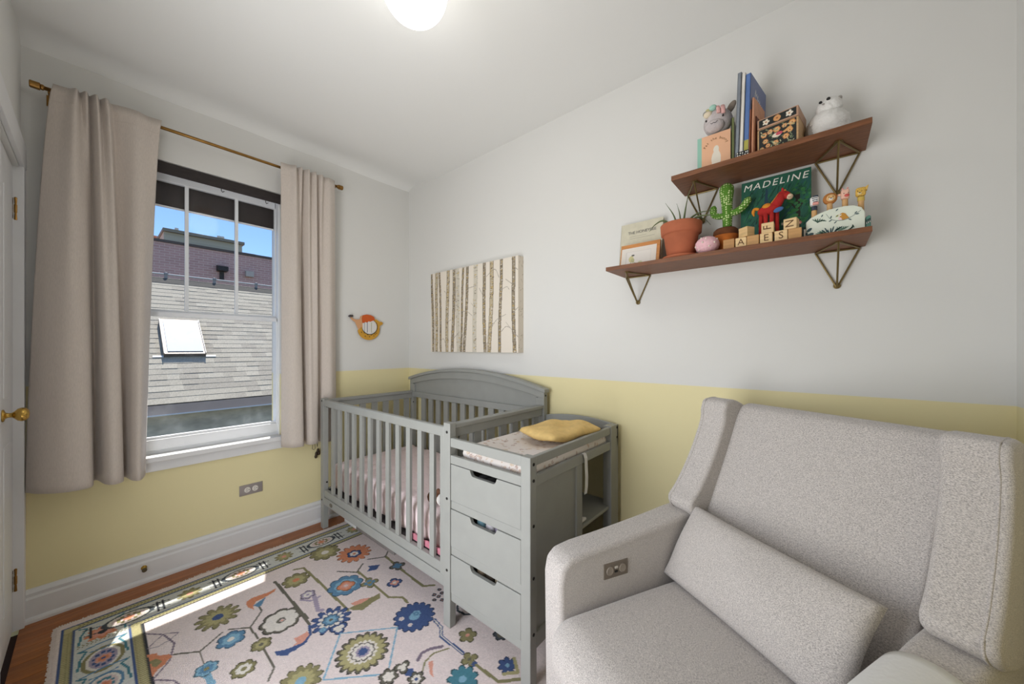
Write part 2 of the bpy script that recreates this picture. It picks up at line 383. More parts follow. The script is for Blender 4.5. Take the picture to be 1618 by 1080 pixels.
# woven roman shade, drawn up into the head of the opening
SHADE = mat('dark_woven_reed', (58, 52, 51), .7, var=.5, vscale=30, stretch=(30, .6, 40), bump=.6, bscale=60)
sh = thing('woven_shade', 'dark brown woven reed shade drawn up at the top of the window', 'blind', (-.02, -1.325, 2.05))
def reeds(x0, z0, z1, y0, y1, n, th=.004):
    mb = MB()
    for i in range(n):
        z = z0 + (z1 - z0) * (i + .5) / n; mb.box(x0 - th / 2 + random.uniform(0, .002), x0 + th / 2, y0, y1, z - (z1 - z0) / n * .47, z + (z1 - z0) / n * .47)
    return mb
put('valance', reeds(-.012, 2.215, 2.279, WY0 + .004, WY1 - .004, 16), SHADE, sh, kind='stuff')
put('head_rail', bx(-.028, -.018, WY0 + .004, WY1 - .004, 2.235, 2.28), TRIM, sh)
put('folded_stack', reeds(-.118, 2.068, 2.235, yl + .02, yr - .004, 34), SHADE, sh, kind='stuff', label='lower fold of the shade hanging behind the glass')
put('bottom_bar', bx(-.121, -.113, yl + .02, yr - .004, 2.058, 2.068), VINYL, sh)
for y in (-1.30, -1.07):
    put('cord_hook', MB().ring([(-.02, y, 2.235), (-.024, y, 2.21), (-.03, y + .006, 2.202), (-.03, y + .016, 2.21)], .0022, 6), DARK, sh)
lc = thing('lift_cord', 'dark shade lift cords with wooden tassels hanging below the right curtain', 'cord', (.04, -.77, .45))
put('cord', MB().ring([(.022, -.765, 1.0), (.022, -.766, .62), (.024, -.768, .545)], .0022, 6), DARK, lc)
put('cord', MB().ring([(.022, -.79, 1.0), (.022, -.788, .62), (.024, -.800, .56), (.024, -.802, .535), (.024, -.79, .528), (.024, -.782, .535), (.022, -.784, .60)], .0016, 6), DARK, lc)
for y, z in ((-.764, .515), (-.758, .497), (-.775, .495), (-.778, .478)):
    put('tassel', MB().lathe([(.002, .016), (.005, .013), (.0085, .004), (.0095, -.004), (.008, -.011), (.004, -.014)], (.025, y, z), 12), mat('dark_wood_tassel', (52, 38, 22), .5), lc, smooth=True)

# curtain rod
rod = thing('curtain_rod', 'thin brass curtain rod with block finials above the window', 'curtain rod', (.09, -1.31, 2.42))
put('rod', MB().lathe([(.0085, -1.95), (.0085, -.66)], (.09, 0, 2.42), 14, 'y'), BRASS, rod, smooth=True)
for s, y in ((-1, -1.95), (1, -.66)):
    put('finial', MB().lathe([(.010, y), (.0125, y + s * .003), (.0125, y + s * .008), (.011, y + s * .010), (.016, y + s * .012), (.016, y + s * .038), (.014, y + s * .041)], (.09, 0, 2.42), 14, 'y'), BRASS, rod)
for y in (-1.935, -.675):
    put('bracket', MB().box(0, .09, y - .006, y + .006, 2.405, 2.411).box(0, .004, y - .014, y + .014, 2.38, 2.43), BRASS, rod)

# curtains
LINEN = mat('oatmeal_linen', (205, 194, 184), .9, var=.07, vscale=60, stretch=(8, 8, 1), bump=.25, bscale=500, sheen=.2)
def curtain(label, top, bot, zt, zb, nr=46, pleat=None):
    T, B = catmull(top, 10), catmull(bot, 10); n = len(T); mb = MB(); vs_ = []
    zb0, zb1 = zb
    for r in range(nr + 1):
        t = r / nr; e = t ** .62 if t > 0 else 0
        for i in range(n):
            p = T[i] * (1 - e) + B[i] * e; s = i / (n - 1)
            z = zt + (zb0 + (zb1 - zb0) * s - zt) * t
            wob = .006 * math.sin(9 * s + 5 * t) * t
            vs_.append((max(.012, p[1] + wob), p[0], z))
    mb.add(vs_, [(r * n + i, r * n + i + 1, (r + 1) * n + i + 1, (r + 1) * n + i) for r in range(nr) for i in range(n - 1)])
    c = thing('curtain', label, 'curtain', (.08, float((T[0][0] + T[-1][0]) / 2), min(zb)), group='oatmeal curtains on the brass rod')
    o = put('curtain_panel', mb, LINEN, c, smooth=True); sol = o.modifiers.new('cloth', 'SOLIDIFY'); sol.thickness = .003; sol.offset = 0
    hem = MB()
    for zz, q in ((zt - .075, 1),):   # stitched header line
        t = (zt - zz) / (zt - zb0); e = t ** .62
        pts = [(T[i] * (1 - e) + B[i] * e) for i in range(n)]
        hem.ring([(p[1] + .0022, p[0], zz) for p in pts], .0009, 4)
    put('header_seam', hem, LINEN, c)
    hem2 = MB(); t = .955; e = t ** .62
    hem2.ring([((T[i] * (1 - e) + B[i] * e)[1] + .006 * math.sin(9 * i / (n - 1) + 5 * t) * t + .0016, (T[i] * (1 - e) + B[i] * e)[0], zt + (zb0 + (zb1 - zb0) * i / (n - 1) - zt) * t) for i in range(n)], .0009, 4)
    put('hem_seam', hem2, LINEN, c)
    return c
curtain('oatmeal linen curtain panel beside the narrow white door, left of the window',
        [(-1.925, .106), (-1.88, .114), (-1.857, .140), (-1.848, .106), (-1.828, .146), (-1.820, .106), (-1.797, .150), (-1.788, .106), (-1.766, .146), (-1.752, .106), (-1.722, .116), (-1.665, .126), (-1.625, .108), (-1.572, .114)],
        [(-2.008, .04), (-1.96, .115), (-1.885, .168), (-1.815, .155), (-1.806, .035), (-1.792, .035), (-1.768, .14), (-1.74, .178), (-1.712, .15), (-1.709, .066), (-1.698, .068), (-1.680, .145), (-1.655, .165), (-1.632, .075)], 2.446, (.602, .588))
curtain('oatmeal linen curtain panel behind the corner of the crib, right of the window',
        [(-1.024, .112), (-.975, .118), (-.945, .142), (-.930, .106), (-.908, .144), (-.893, .106), (-.866, .146), (-.848, .106), (-.822, .144), (-.805, .106), (-.778, .140), (-.758, .106), (-.728, .124), (-.684, .108)],
        [(-1.008, .075), (-.975, .13), (-.94, .145), (-.895, .13), (-.888, .035), (-.876, .035), (-.855, .11), (-.83, .125), (-.795, .11), (-.790, .055), (-.776, .055), (-.745, .09), (-.70, .10), (-.652, .055)], 2.446, (.600, .582))

# ---------------------------------------------------------------- outside the window
TH = math.radians(40); EX, EZ = -5.44, .32
ct, st_ = math.cos(TH), math.sin(TH)
def roof(y, s, h=0.): return (EX - ct * s + st_ * h, y, EZ + st_ * s + ct * h)
house = thing('neighbour_house', 'tan shingled roof of the neighbouring house outside the window', 'house', (EX - 1.5, .3, -3))
SH = [mat('asphalt_shingle_%d' % i, c, .95, var=.16, vscale=60, bump=.4, bscale=120) for i, c in enumerate([(178, 170, 154), (172, 164, 149), (183, 175, 159), (166, 158, 144)])]
deck = MB(); deck.add([roof(-4, -.02, -.02), roof(5, -.02, -.02), roof(5, 3.84, -.02), roof(-4, 3.84, -.02), roof(-4, -.02, -.14), roof(5, -.02, -.14), roof(5, 3.84, -.14), roof(-4, 3.84, -.14)],
                      [(0, 1, 2, 3), (7, 6, 5, 4), (0, 4, 5, 1), (2, 6, 7, 3), (1, 5, 6, 2), (0, 3, 7, 4)])
put('roof_deck', deck, mat('roof_felt', (120, 112, 102), .9), house)
ex = .143
def shingle_mesh(w, th, m):
    # local frame: x along the eave, y up the slope, z outwards; butt end thick, tucked under above
    me = MB().add([(0, 0, .004), (w, 0, .004), (w, ex + .03, 0), (0, ex + .03, 0), (0, 0, .004 + th), (w, 0, .004 + th), (w, ex + .03, .004), (0, ex + .03, .004)],
                  [(3, 2, 1, 0), (4, 5, 6, 7), (0, 1, 5, 4), (1, 2, 6, 5), (2, 3, 7, 6), (3, 0, 4, 7)]).mesh('shingle'); me.materials.append(m); return me
variants = [shingle_mesh(w, th, SH[k]) for k in range(4) for w, th in ((.16, .005), (.26, .008), (.36, .006), (.21, .010))]
Rm = Matrix(((0, -ct, st_, 0), (1, 0, 0, 0), (0, st_, ct, 0), (0, 0, 0, 1)))   # columns: eave, slope, normal
cnt = 0; restv = MB()
SKL = (-.98, -.385, 1.17, 2.22)
cand = []
for c_ in range(27):
    y = -3.6 + random.uniform(0, .3)
    while y < 4.4:
        vi = random.randrange(16); w = (.16, .26, .36, .21)[vi % 4]; s0 = c_ * ex
        if not (y > SKL[0] and y + w < SKL[1] and s0 > SKL[2] and s0 + ex + .03 < SKL[3]): cand.append((abs(y + w / 2 - .1 - .12 * c_ / 4), y, s0, vi, w))
        y += w
cand.sort()
finv = frame_of(house).inverted()
for k, (d_, y, s0, vi, w) in enumerate(cand):
    Mx = Matrix.Translation(roof(y, s0)) @ Rm
    if k < 298:
        o = bpy.data.objects.new('shingle', variants[vi]); COL.objects.link(o); o.parent = house; o.matrix_local = finv @ Mx
    else:
        th = (.005, .008, .006, .010)[vi % 4]
        restv.add([Mx @ Vector(p) for p in ((0, 0, .004), (w, 0, .004), (w, ex + .03, 0), (0, ex + .03, 0), (0, 0, .004 + th), (w, 0, .004 + th), (w, ex + .03, .004), (0, ex + .03, .004))], [(3, 2, 1, 0), (4, 5, 6, 7), (0, 1, 5, 4), (1, 2, 6, 5), (2, 3, 7, 6), (3, 0, 4, 7)])
put('shingles', restv, SH[0], house, kind='stuff')
put('fascia', MB().box(EX - .03, EX + .015, -4, 5, EZ - .17, EZ - .012), mat('brown_fascia', (206, 182, 168), .7), house)
put('drip_edge', MB().box(EX + .002, EX + .03, -4, 5, EZ - .185, EZ - .165), VINYL, house)
put('house_wall', bx(EX - 2.8, EX - .35, -4, 5, -3, EZ + .1), mat('weathered_dark_siding', (212, 204, 188), .9, var=.3, vscale=3, stretch=(1, 1, 2), bump=.5, bscale=30), house)
rx, _, rz = roof(0, 3.82)
put('ridge_cap', MB().prism([(rx + .13, rz - .09), (rx, rz + .035), (rx - .13, rz - .06), (rx - .13, rz - .1), (rx, rz - .02), (rx + .13, rz - .11)], -4, 5, 'y'), mat('grey_ridge_cap', (96, 92, 86), .9), house)
pipe = put('ridge_cable', MB().ring([(rx - .05, -4, rz + .13), (rx - .05, 5, rz + .13)], .018, 8), mat('pale_conduit', (206, 204, 200), .5), house)
for y in (-1.6, -.75, .1, .95, 1.8, 2.6):
    put('cable_clip', MB().lathe([(.03, 0), (.03, .11), (.04, .13), (.034, .165), (.01, .175)], (rx - .05, y, rz), 10), mat('grey_clip', (150, 148, 146), .5), pipe)
# skylight
s0, s1, h0 = SKL[2], SKL[3], .09
def rb(ya, yb, sa, sb, ha, hb):
    mb = MB(); mb.box(ya, yb, sa, sb, ha, hb); return mb.xf(Matrix.Translation(roof(0, 0)) @ Rm)
skl = put('skylight', rb(SKL[0], SKL[1], s0, s1, 0, h0), mat('skylight_cladding', (120, 112, 106), .4, metal=.4, var=.2), house)
put('skylight_pane', rb(SKL[0] + .055, SKL[1] - .04, s0 + .06, s1 - .06, h0, h0 + .012), mat('skylight_glare_white', (235, 240, 245), .12, spec=1.), skl)  # white base colour stands in for the sky reflected in the pane
put('skylight_trim', MB().add(*(lambda m_: (m_.v, m_.f))(rb(SKL[0], SKL[0] + .012, s0, s1, h0, h0 + .02))), mat('pale_trim', (210, 196, 182), .5), skl)
put('skylight_trim', rb(SKL[1] - .012, SKL[1], s0, s1, h0, h0 + .02), mat('pale_trim_b', (214, 204, 194), .5), skl)
for ya, yb in ((SKL[0] - .14, SKL[0]), (SKL[1], SKL[1] + .15)):
    put('flashing', rb(ya, yb, s0 - .01, s0 + .03, .012, .022), VINYL, skl)
# brick building beyond
bb = thing('brick_building', 'purplish brick building with rooftop structure beyond the tan roof', 'building', (-13, .8, -3))
def brick_mat(name, a, b, mo):
    m = bpy.data.materials.new(name); m.use_nodes = True; n = m.node_tree.nodes; l = m.node_tree.links; p = n['Principled BSDF']; p.inputs['Roughness'].default_value = .9
    g = n.new('ShaderNodeNewGeometry'); sp = n.new('ShaderNodeSeparateXYZ'); cb = n.new('ShaderNodeCombineXYZ'); l.new(g.outputs['Position'], sp.inputs[0]); l.new(sp.outputs['Y'], cb.inputs['X']); l.new(sp.outputs['Z'], cb.inputs['Y'])
    t = n.new('ShaderNodeTexBrick'); t.inputs['Scale'].default_value = 1; t.inputs['Brick Width'].default_value = .22; t.inputs['Row Height'].default_value = .075; t.inputs['Mortar Size'].default_value = .008
    t.inputs['Color1'].default_value = (*lin(a), 1); t.inputs['Color2'].default_value = (*lin(b), 1); t.inputs['Mortar'].default_value = (*lin(mo), 1)
    l.new(cb.outputs[0], t.inputs['Vector']); l.new(t.outputs['Color'], p.inputs['Base Color']); return m
put('brick_wall', bx(-16, -12, -6, 9, -3, 4.40), brick_mat('plum_brick', (196, 158, 154), (182, 146, 142), (206, 184, 176)), bb)
put('coping', bx(-12.3, -11.96, -6, 9, 4.38, 4.455), mat('dark_coping', (92, 84, 80), .8), bb)
put('rooftop_structure', bx(-15.5, -12.4, -.42, 1.53, 4.4, 4.80), mat('grey_siding', (186, 178, 158), .8, var=.12, vscale=4, stretch=(1, .2, 14)), bb)
put('rooftop_roof', MB().box(-15.6, -12.3, -.45, 1.58, 4.80, 4.89).box(-15.6, -13.0, .2, 1.3, 4.89, 5.0).box(-15.0, -12.5, 1.53, 1.95, 4.4, 4.58), mat('rooftop_edge', (140, 134, 120), .8), bb)
put('gable_wall', MB().prism([(-5, 4.4), (-.45, 4.4), (-.28, 4.97), (-5, 5.15)], -15.8, -14.0, 'x'), brick_mat('orange_brick', (206, 128, 92), (196, 116, 84), (214, 170, 146)), bb)
v1 = put('vent_hood', MB().box(-12, -11.9, .84, .94, 3.45, 3.75).prism([(-12, 3.72), (-11.72, 3.72), (-11.72, 3.86), (-12, 3.92)], .76, 1.02, 'y'), mat('black_vent', (44, 42, 42), .6), bb)
put('junction_box', bx(-12, -11.85, 1.52, 1.74, 3.66, 3.84), mat('pale_box', (186, 178, 170), .6), bb)
for y in (-.1, .95, 1.05):
    put('roof_vent', MB().lathe([(.03, 4.8), (.03, 4.98), (.05, 4.99), (.05, 5.04)], (-12.7, y, 0), 10), mat('pale_vent_pipe', (196, 196, 192), .5), bb)
# unseen added eave: it keeps the high sun off the upper sash
sblock = put('added_sun_block', MB().box(-.95, -.2, -4, 3, 3.47, 3.6), mat('sun_block_paint', (206, 204, 198), .7), kind='structure')
put('added_shadow_bar', MB().ring([(-.95, -4, 3.112), (-.95, 3, 3.112)], .028, 10), mat('shadow_bar_paint', (190, 190, 186), .5), sblock)  # added bar out of view, casts the dark gap in the sun patch

# ---------------------------------------------------------------- rug
RX0, RX1, RY0, RY1 = .165, 2.62, -1.92, -.30
PAL = dict(olive=(142, 136, 98), olive2=(176, 168, 122), grey=(108, 104, 92), slate=(74, 80, 86), navy=(72, 92, 136), blue=(98, 138, 168), sky=(134, 176, 198), teal=(78, 132, 146), orange=(214, 140, 104), coral=(222, 160, 140), cream=(228, 222, 212), pale=(210, 212, 206), pink=(216, 198, 194), lilac=(170, 158, 176), purple=(132, 118, 132), ink=(58, 60, 66), gold=(190, 182, 138))
MOTIFS = [
 ('L',[(0.548, -1.182), (0.962, -1.169)],0.013,'grey'),
 ('L',[(0.759, -1.593), (0.82, -1.524), (0.907, -1.524)],0.008,'grey'),
 ('L',[(0.82, -1.524), (0.766, -1.442)],0.008,'grey'),
 ('L',[(0.765, -1.419), (0.826, -1.355), (0.748, -1.292), (0.7, -1.29)],0.008,'grey'),
 ('L',[(0.826, -1.355), (0.923, -1.349)],0.008,'grey'),
 ('L',[(0.974, -1.35), (1.135, -1.349), (1.184, -1.384)],0.008,'grey'),
 ('L',[(0.954, -1.527), (1.042, -1.522)],0.022,'sky'),
 ('F',0.637,-1.433,0.08,12,'olive','olive2','navy',0.6),
 ('F',0.84,-1.425,0.048,6,'blue','sky','cream',0.75),
 ('F',0.943,-1.522,0.034,6,'sky','blue','olive',0.75),
 ('F',1.052,-1.429,0.039,7,'olive','cream','olive',0.75),
 ('P',[(0.679, -1.665), (0.696, -1.64), (0.72, -1.635), (0.742, -1.606), (0.768, -1.599), (0.774, -1.614), (0.795, -1.625), (0.805, -1.645), (0.83, -1.66), (0.776, -1.66)],'orange'),
 ('P',[(0.73, -1.661), (0.729, -1.643), (0.769, -1.628), (0.785, -1.647), (0.766, -1.659)],'olive'),
 ('P',[(0.619, -1.323), (0.606, -1.297), (0.619, -1.231), (0.615, -1.193), (0.637, -1.207), (0.648, -1.246), (0.652, -1.288), (0.673, -1.306), (0.708, -1.312), (0.665, -1.327)],'orange'),
 ('P',[(0.673, -1.306), (0.648, -1.246), (0.703, -1.281), (0.704, -1.294)],'blue'),
 ('F',0.62,-1.103,0.061,8,'olive','olive2','orange',0.75),
 ('F',0.969,-1.349,0.034,6,'olive','olive2','grey',0.75),
 ('F',0.882,-1.251,0.079,8,'grey','cream','cream',0.85),
 ('F',0.882,-1.251,0.069,8,'cream','cream','grey',0.85),
 ('F',0.885,-1.248,0.016,4,'grey','pink','orange',0.75),
 ('P',[(1.053, -1.325), (1.074, -1.296), (1.09, -1.24), (1.083, -1.212), (1.102, -1.219), (1.108, -1.246), (1.104, -1.282), (1.115, -1.297), (1.08, -1.327)],'navy'),
 ('P',[(1.04, -1.249), (1.045, -1.199), (1.083, -1.212), (1.079, -1.249)],'coral'),
 ('L',[(0.64, -1.662), (0.611, -1.638), (0.582, -1.606), (0.622, -1.565), (0.646, -1.596), (0.656, -1.632), (0.64, -1.662)],0.004,'purple'),
 ('F',1.258,-1.32,0.031,6,'olive','cream','olive',0.75),
 ('L',[(0.589, -1.176), (1.003, -1.175)],0.013,'grey'),
 ('L',[(0.513, -1.078), (0.536, -1.037), (0.739, -1.029), (1.052, -1.023)],0.014,'olive'),
 ('L',[(0.799, -0.854), (0.947, -0.852), (1.117, -0.852), (1.169, -0.808), (1.22, -0.811)],0.013,'olive'),
 ('L',[(0.791, -0.677), (0.924, -0.685), (1.115, -0.69), (1.177, -0.691), (1.216, -0.649)],0.014,'olive'),
 ('L',[(0.715, -0.925), (0.803, -0.86), (0.752, -0.8)],0.009,'grey'),
 ('L',[(0.734, -0.76), (0.787, -0.681), (0.745, -0.634)],0.009,'grey'),
 ('F',0.612,-0.783,0.092,14,'orange','orange','navy',0.7),
 ('F',0.616,-0.785,0.037,6,'navy','cream','orange',0.75),
 ('F',0.468,-0.894,0.079,9,'olive','olive2','cream',0.75),
 ('P',[(0.794, -0.796), (0.835, -0.74), (0.864, -0.777), (0.839, -0.819), (0.82, -0.795)],'navy'),
 ('F',0.92,-0.682,0.039,4,'grey','blue','blue',0.5),
 ('F',0.864,-0.95,0.081,8,'blue','sky','orange',0.82),
 ('F',0.869,-0.95,0.04,4,'orange','coral','pink',0.7),
 ('F',1.04,-0.772,0.035,4,'navy','coral','cream',0.6),
 ('F',0.94,-0.858,0.041,4,'olive','blue','olive',0.4),
 ('L',[(0.774, -1.104), (0.78, -1.082), (0.86, -1.096), (0.943, -1.116), (0.959, -1.103)],0.02,'lilac'),
 ('L',[(0.805, -1.143), (0.85, -1.112)],0.012,'lilac'),
 ('L',[(0.853, -1.101), (0.85, -1.072)],0.012,'lilac'),
 ('F',0.791,-1.106,0.03,6,'lilac','cream','lilac',0.75),
 ('F',1.051,-1.102,0.082,12,'navy','cream','sky',0.6),
 ('F',1.051,-1.102,0.032,8,'blue','sky','grey',0.8),
 ('F',1.129,-1.101,0.034,3,'navy','cream','cream',0.5),
 ('F',1.085,-1.151,0.017,5,'blue','sky','blue',0.75),
 ('F',1.323,-0.842,0.089,16,'navy','navy','sky',0.82),
 ('F',1.291,-0.889,0.013,5,'cream','pink','pink',0.75),
 ('F',1.352,-0.884,0.011,5,'cream','pink','pink',0.75),
 ('F',1.315,-0.827,0.021,6,'sky','blue','sky',0.75),
 ('L',[(1.163, -1.109), (1.321, -0.93), (1.496, -1.078), (1.335, -1.248), (1.163, -1.109)],0.007,'sky'),
 ('F',1.327,-1.091,0.099,18,'grey','olive2','olive',0.8),
 ('F',1.327,-1.091,0.088,18,'olive2','cream','olive',0.8),
 ('F',1.327,-1.091,0.043,10,'cream','lilac','navy',0.8),
 ('F',1.327,-1.091,0.02,8,'navy','navy','navy',0.8),
 ('P',[(1.04, -1.018), (1.047, -0.967), (1.053, -0.899), (1.056, -0.864), (1.09, -0.883), (1.092, -0.929), (1.104, -0.978), (1.067, -1.01)],'olive'),
 ('P',[(1.016, -0.994), (1.025, -0.947), (1.052, -0.908), (1.054, -0.961), (1.045, -0.991)],'coral'),
 ('L',[(1.014, -1.179), (1.069, -1.196), (1.098, -1.23), (1.104, -1.271), (1.074, -1.318)],0.012,'navy'),
 ('P',[(1.037, -1.198), (1.066, -1.198), (1.093, -1.235), (1.079, -1.269), (1.068, -1.233)],'coral'),
 ('F',1.275,-1.304,0.071,12,'olive','olive2','sky',0.7),
 ('L',[(1.409, -0.795), (1.469, -0.803), (1.507, -0.833), (1.643, -0.831)],0.016,'navy'),
 ('L',[(1.409, -0.795), (1.469, -0.803), (1.507, -0.833), (1.643, -0.831)],0.006,'cream'),
 ('F',1.685,-0.832,0.031,4,'olive','olive','grey',0.45),
 ('F',1.716,-0.834,0.013,6,'navy','navy','navy',0.75),
 ('L',[(1.726, -0.833), (1.839, -0.827), (1.891, -0.769)],0.014,'olive'),
 ('F',1.591,-0.756,0.036,5,'olive','olive','coral',0.6),
 ('L',[(1.532, -0.968), (1.516, -0.94), (1.525, -0.905), (1.553, -0.865)],0.014,'purple'),
 ('L',[(1.59, -0.989), (1.56, -0.955), (1.553, -0.909), (1.581, -0.852)],0.007,'olive'),
 ('P',[(1.57, -0.946), (1.579, -0.928), (1.62, -0.963), (1.648, -0.976), (1.618, -0.974)],'coral'),
 ('F',1.729,-0.907,0.055,9,'teal','teal','sky',0.7),
 ('F',1.818,-0.755,0.035,7,'navy','navy','sky',0.6),
 ('L',[(1.832, -0.791), (1.868, -0.751), (1.819, -0.714)],0.014,'olive2'),
 ('F',1.552,-1.021,0.018,6,'navy','navy','navy',0.8),
 ('F',1.508,-1.082,0.033,6,'grey','cream','cream',0.7),
 ('F',1.513,-1.026,0.027,3,'grey','cream','cream',0.4),
 ('F',1.596,-1.02,0.029,6,'grey','cream','navy',0.6),
 ('F',1.305,-0.716,0.012,4,'slate','slate','coral',0.75),
 ('F',1.301,-0.687,0.012,4,'slate','slate','coral',0.75),
 ('F',1.294,-0.66,0.013,4,'slate','slate','coral',0.75),
 ('F',1.275,-0.693,0.012,4,'slate','slate','coral',0.75),
 ('F',1.264,-0.652,0.012,4,'slate','slate','coral',0.75),
 ('F',1.334,-0.691,0.012,4,'slate','slate','coral',0.75),
 ('L',[(1.423, -0.669), (1.445, -0.687), (1.49, -0.685), (1.523, -0.65)],0.012,'slate'),
 ('F',1.696,-0.66,0.029,6,'slate','grey','grey',0.75),
]
pt = Paint(RX1 - RX0, RY1 - RY0, .004, (232, 218, 214), RX0, RY0)
pt.C *= (1 + .04 * np.sin(pt.X * 3 + 1) * np.sin(pt.Y * 4))[..., None]
def both(x0, x1, y0, y1, c): pt.rect(x0, x1, y0, y1, PAL.get(c, c))
# border of the window end and of the long side: line, braid, line, flower band, line, braid, line
def band(a, b, c):   # a..b measured in from the rug edges
    both(RX0 + a, RX0 + b, RY0 + a * .45, RY1, c); both(RX0 + a, RX1, RY0 + a * .45, RY0 + b * .45, c)
def frame(d0, d1, c):
    """strip between two inset outlines; the long side is narrower than the end"""
    pt.rect(RX0 + d0[0], RX0 + d1[0], RY0 + d0[1], RY1, PAL[c]); pt.rect(RX0 + d0[0], RX1, RY0 + d0[1], RY0 + d1[1], PAL[c])
frame((.050, .022), (.058, .030), 'navy'); frame((.058, .030), (.088, .056), 'gold'); frame((.088, .056), (.096, .064), 'navy')
frame((.096, .064), (.228, .216), 'pale')
frame((.228, .216), (.236, .224), 'navy'); frame((.236, .224), (.262, .252), 'gold'); frame((.262, .252), (.270, .260), 'ink')
for x_ in np.arange(RX0 + .10, RX1, .012):           # braid chevrons of the two gold bands
    for b0, b1 in ((.031, .055), (.225, .251)):
        pt.line([(x_, RY0 + b0), (x_ + .006, RY0 + (b0 + b1) / 2), (x_, RY0 + b1)], .0045, PAL['olive'])
for y_ in np.arange(RY0 + .07, RY1, .012):
    for b0, b1 in ((.059, .087), (.237, .261)):
        pt.line([(RX0 + b0, y_), (RX0 + (b0 + b1) / 2, y_ + .006), (RX0 + b1, y_)], .0045, PAL['olive'])
def medallion(cx, cy, l, w, along, c1, c2, c3):
    rx_, ry_ = (l, w) if along == 'x' else (w, l)
    pt.ell(cx, cy, rx_, ry_, PAL[c1]); pt.ell(cx, cy, rx_ * .84, ry_ * .8, PAL['cream']); pt.ell(cx, cy, rx_ * .72, ry_ * .64, PAL['lilac'] if c1 == 'olive' else PAL['pink'])
    for k_ in range(10):
        a_ = k_ * math.pi / 5; pt.rect(cx + rx_ * .5 * math.cos(a_) - .007, cx + rx_ * .5 * math.cos(a_) + .007, cy + ry_ * .42 * math.sin(a_) - .006, cy + ry_ * .42 * math.sin(a_) + .006, PAL[c2])
    pt.flower(cx, cy, min(rx_, ry_) * .42, 6, PAL['coral'], PAL['orange'], PAL[c3], .7)
xs = .36; k_ = 0
while xs < RX1:                                       # long side
    cy = RY0 + .14
    if k_ % 3 == 0: pt.flower(xs, cy, .055, 8, PAL['orange'], PAL['coral'], PAL['ink'], .62)
    elif k_ % 3 == 1: medallion(xs + .02, cy, .085, .06, 'x', 'olive', 'navy', 'navy')
    else: medallion(xs + .01, cy, .07, .052, 'x', 'blue', 'teal', 'orange')
    for sg in (-1, 1):
        pt.line([(xs - .09, cy + sg * .068), (xs - .075, cy + sg * .045), (xs - .03, cy + sg * .06), (xs + .04, cy + sg * .066)], .008, PAL['teal']); pt.line([(xs - .06, cy + sg * .035), (xs - .05, cy)], .006, PAL['blue'])
    pt.line([(xs + .095, cy - .06), (xs + .085, cy), (xs + .095, cy + .06)], .008, PAL['blue'])
    xs += .185; k_ += 1
ys = -1.70; k_ = 0
while ys < RY1:                                       # window end
    cx = RX0 + .162
    if k_ % 2 == 0: medallion(cx, ys, .085, .048, 'y', 'slate', 'olive', 'orange')
    else: pt.flower(cx, ys, .05, 9, PAL['olive'], PAL['olive2'], PAL['coral'], .65)
    for q in (-.115, .115):
        pt.line([(cx - .04, ys + q), (cx + .05, ys + q)], .007, PAL['ink']); pt.line([(cx - .03, ys + q - .02), (cx - .02, ys + q + .02)], .006, PAL['ink']); pt.line([(cx + .02, ys + q - .018), (cx + .03, ys + q + .022)], .006, PAL['slate'])
    ys += .21; k_ += 1
for k_ in range(int((RX1 - RX0) / .16)):               # stepped points reaching into the field from the long side
    a = RX0 + .36 + k_ * .33
    pt.line([(a, RY0 + .262), (a + .06, RY0 + .31), (a + .16, RY0 + .335), (a + .26, RY0 + .31), (a + .32, RY0 + .262)], .006, PAL['purple'])
for mo in MOTIFS:
    if mo[0] == 'L': pt.line(mo[1], mo[2], PAL[mo[3]])
    elif mo[0] == 'P': pt.poly(mo[1], PAL[mo[2]])
    else:
        dk = tuple(int(q * .62) for q in PAL[mo[5]]) if mo[5] != 'cream' else PAL['grey']
        if mo[3] > .025: pt.flower(mo[1], mo[2], mo[3] + .006, mo[4], dk, dk, dk, mo[8], rot=.3, sharp=.7)
        pt.flower(mo[1], mo[2], mo[3],  mo[4], PAL[mo[5]], PAL[mo[6]], PAL[mo[7]], mo[8], rot=.3, sharp=.7)
pt.grain(.05, rng)
edge = np.minimum(np.minimum(pt.X - RX0, RX1 - pt.X), np.minimum(pt.Y - RY0, RY1 - pt.Y))
Zr = .009 * np.clip(edge / .012, .15, 1) + rng.normal(0, .00025, pt.X.shape)
jx = np.where(pt.X - RX0 < 1e-6, rng.uniform(-.006, .001, pt.X.shape), 0) + np.where(pt.X - RX0 < 1e-6, .014 * np.sin(pt.Y * 7 + 1), 0) * .6
jy = np.where(pt.Y - RY0 < 1e-6, rng.uniform(-.004, .001, pt.X.shape), 0)
rug = thing('patterned_rug', 'pale pink woven rug with colourful flower pattern and fringed edges', 'rug', (1.4, -1.1, 0))
put('rug_pile', pt.mesh('rug_pile', lambda X, Y, Z: np.stack([X + jx, Y + jy, Zr], -1)), attr_mat('woven_wool', .95, wave=95, bump=.5), rug, kind='stuff')
fr_ = MB()
for y_ in np.arange(RY0 + .005, RY1, .0075):
    a = random.uniform(.004, .014); fr_.box(RX0 - a + .008 * math.sin(y_ * 7 + 1), RX0 + .01, y_, y_ + .005, .0008, .003)
for x_ in np.arange(RX0, RX1, .0075):
    a = random.uniform(.001, .007); fr_.box(x_, x_ + .005, RY0 - a, RY0 + .006, .0008, .003)
put('fringe', fr_, mat('cream_fringe', (214, 203, 196), .95), rug, kind='stuff')

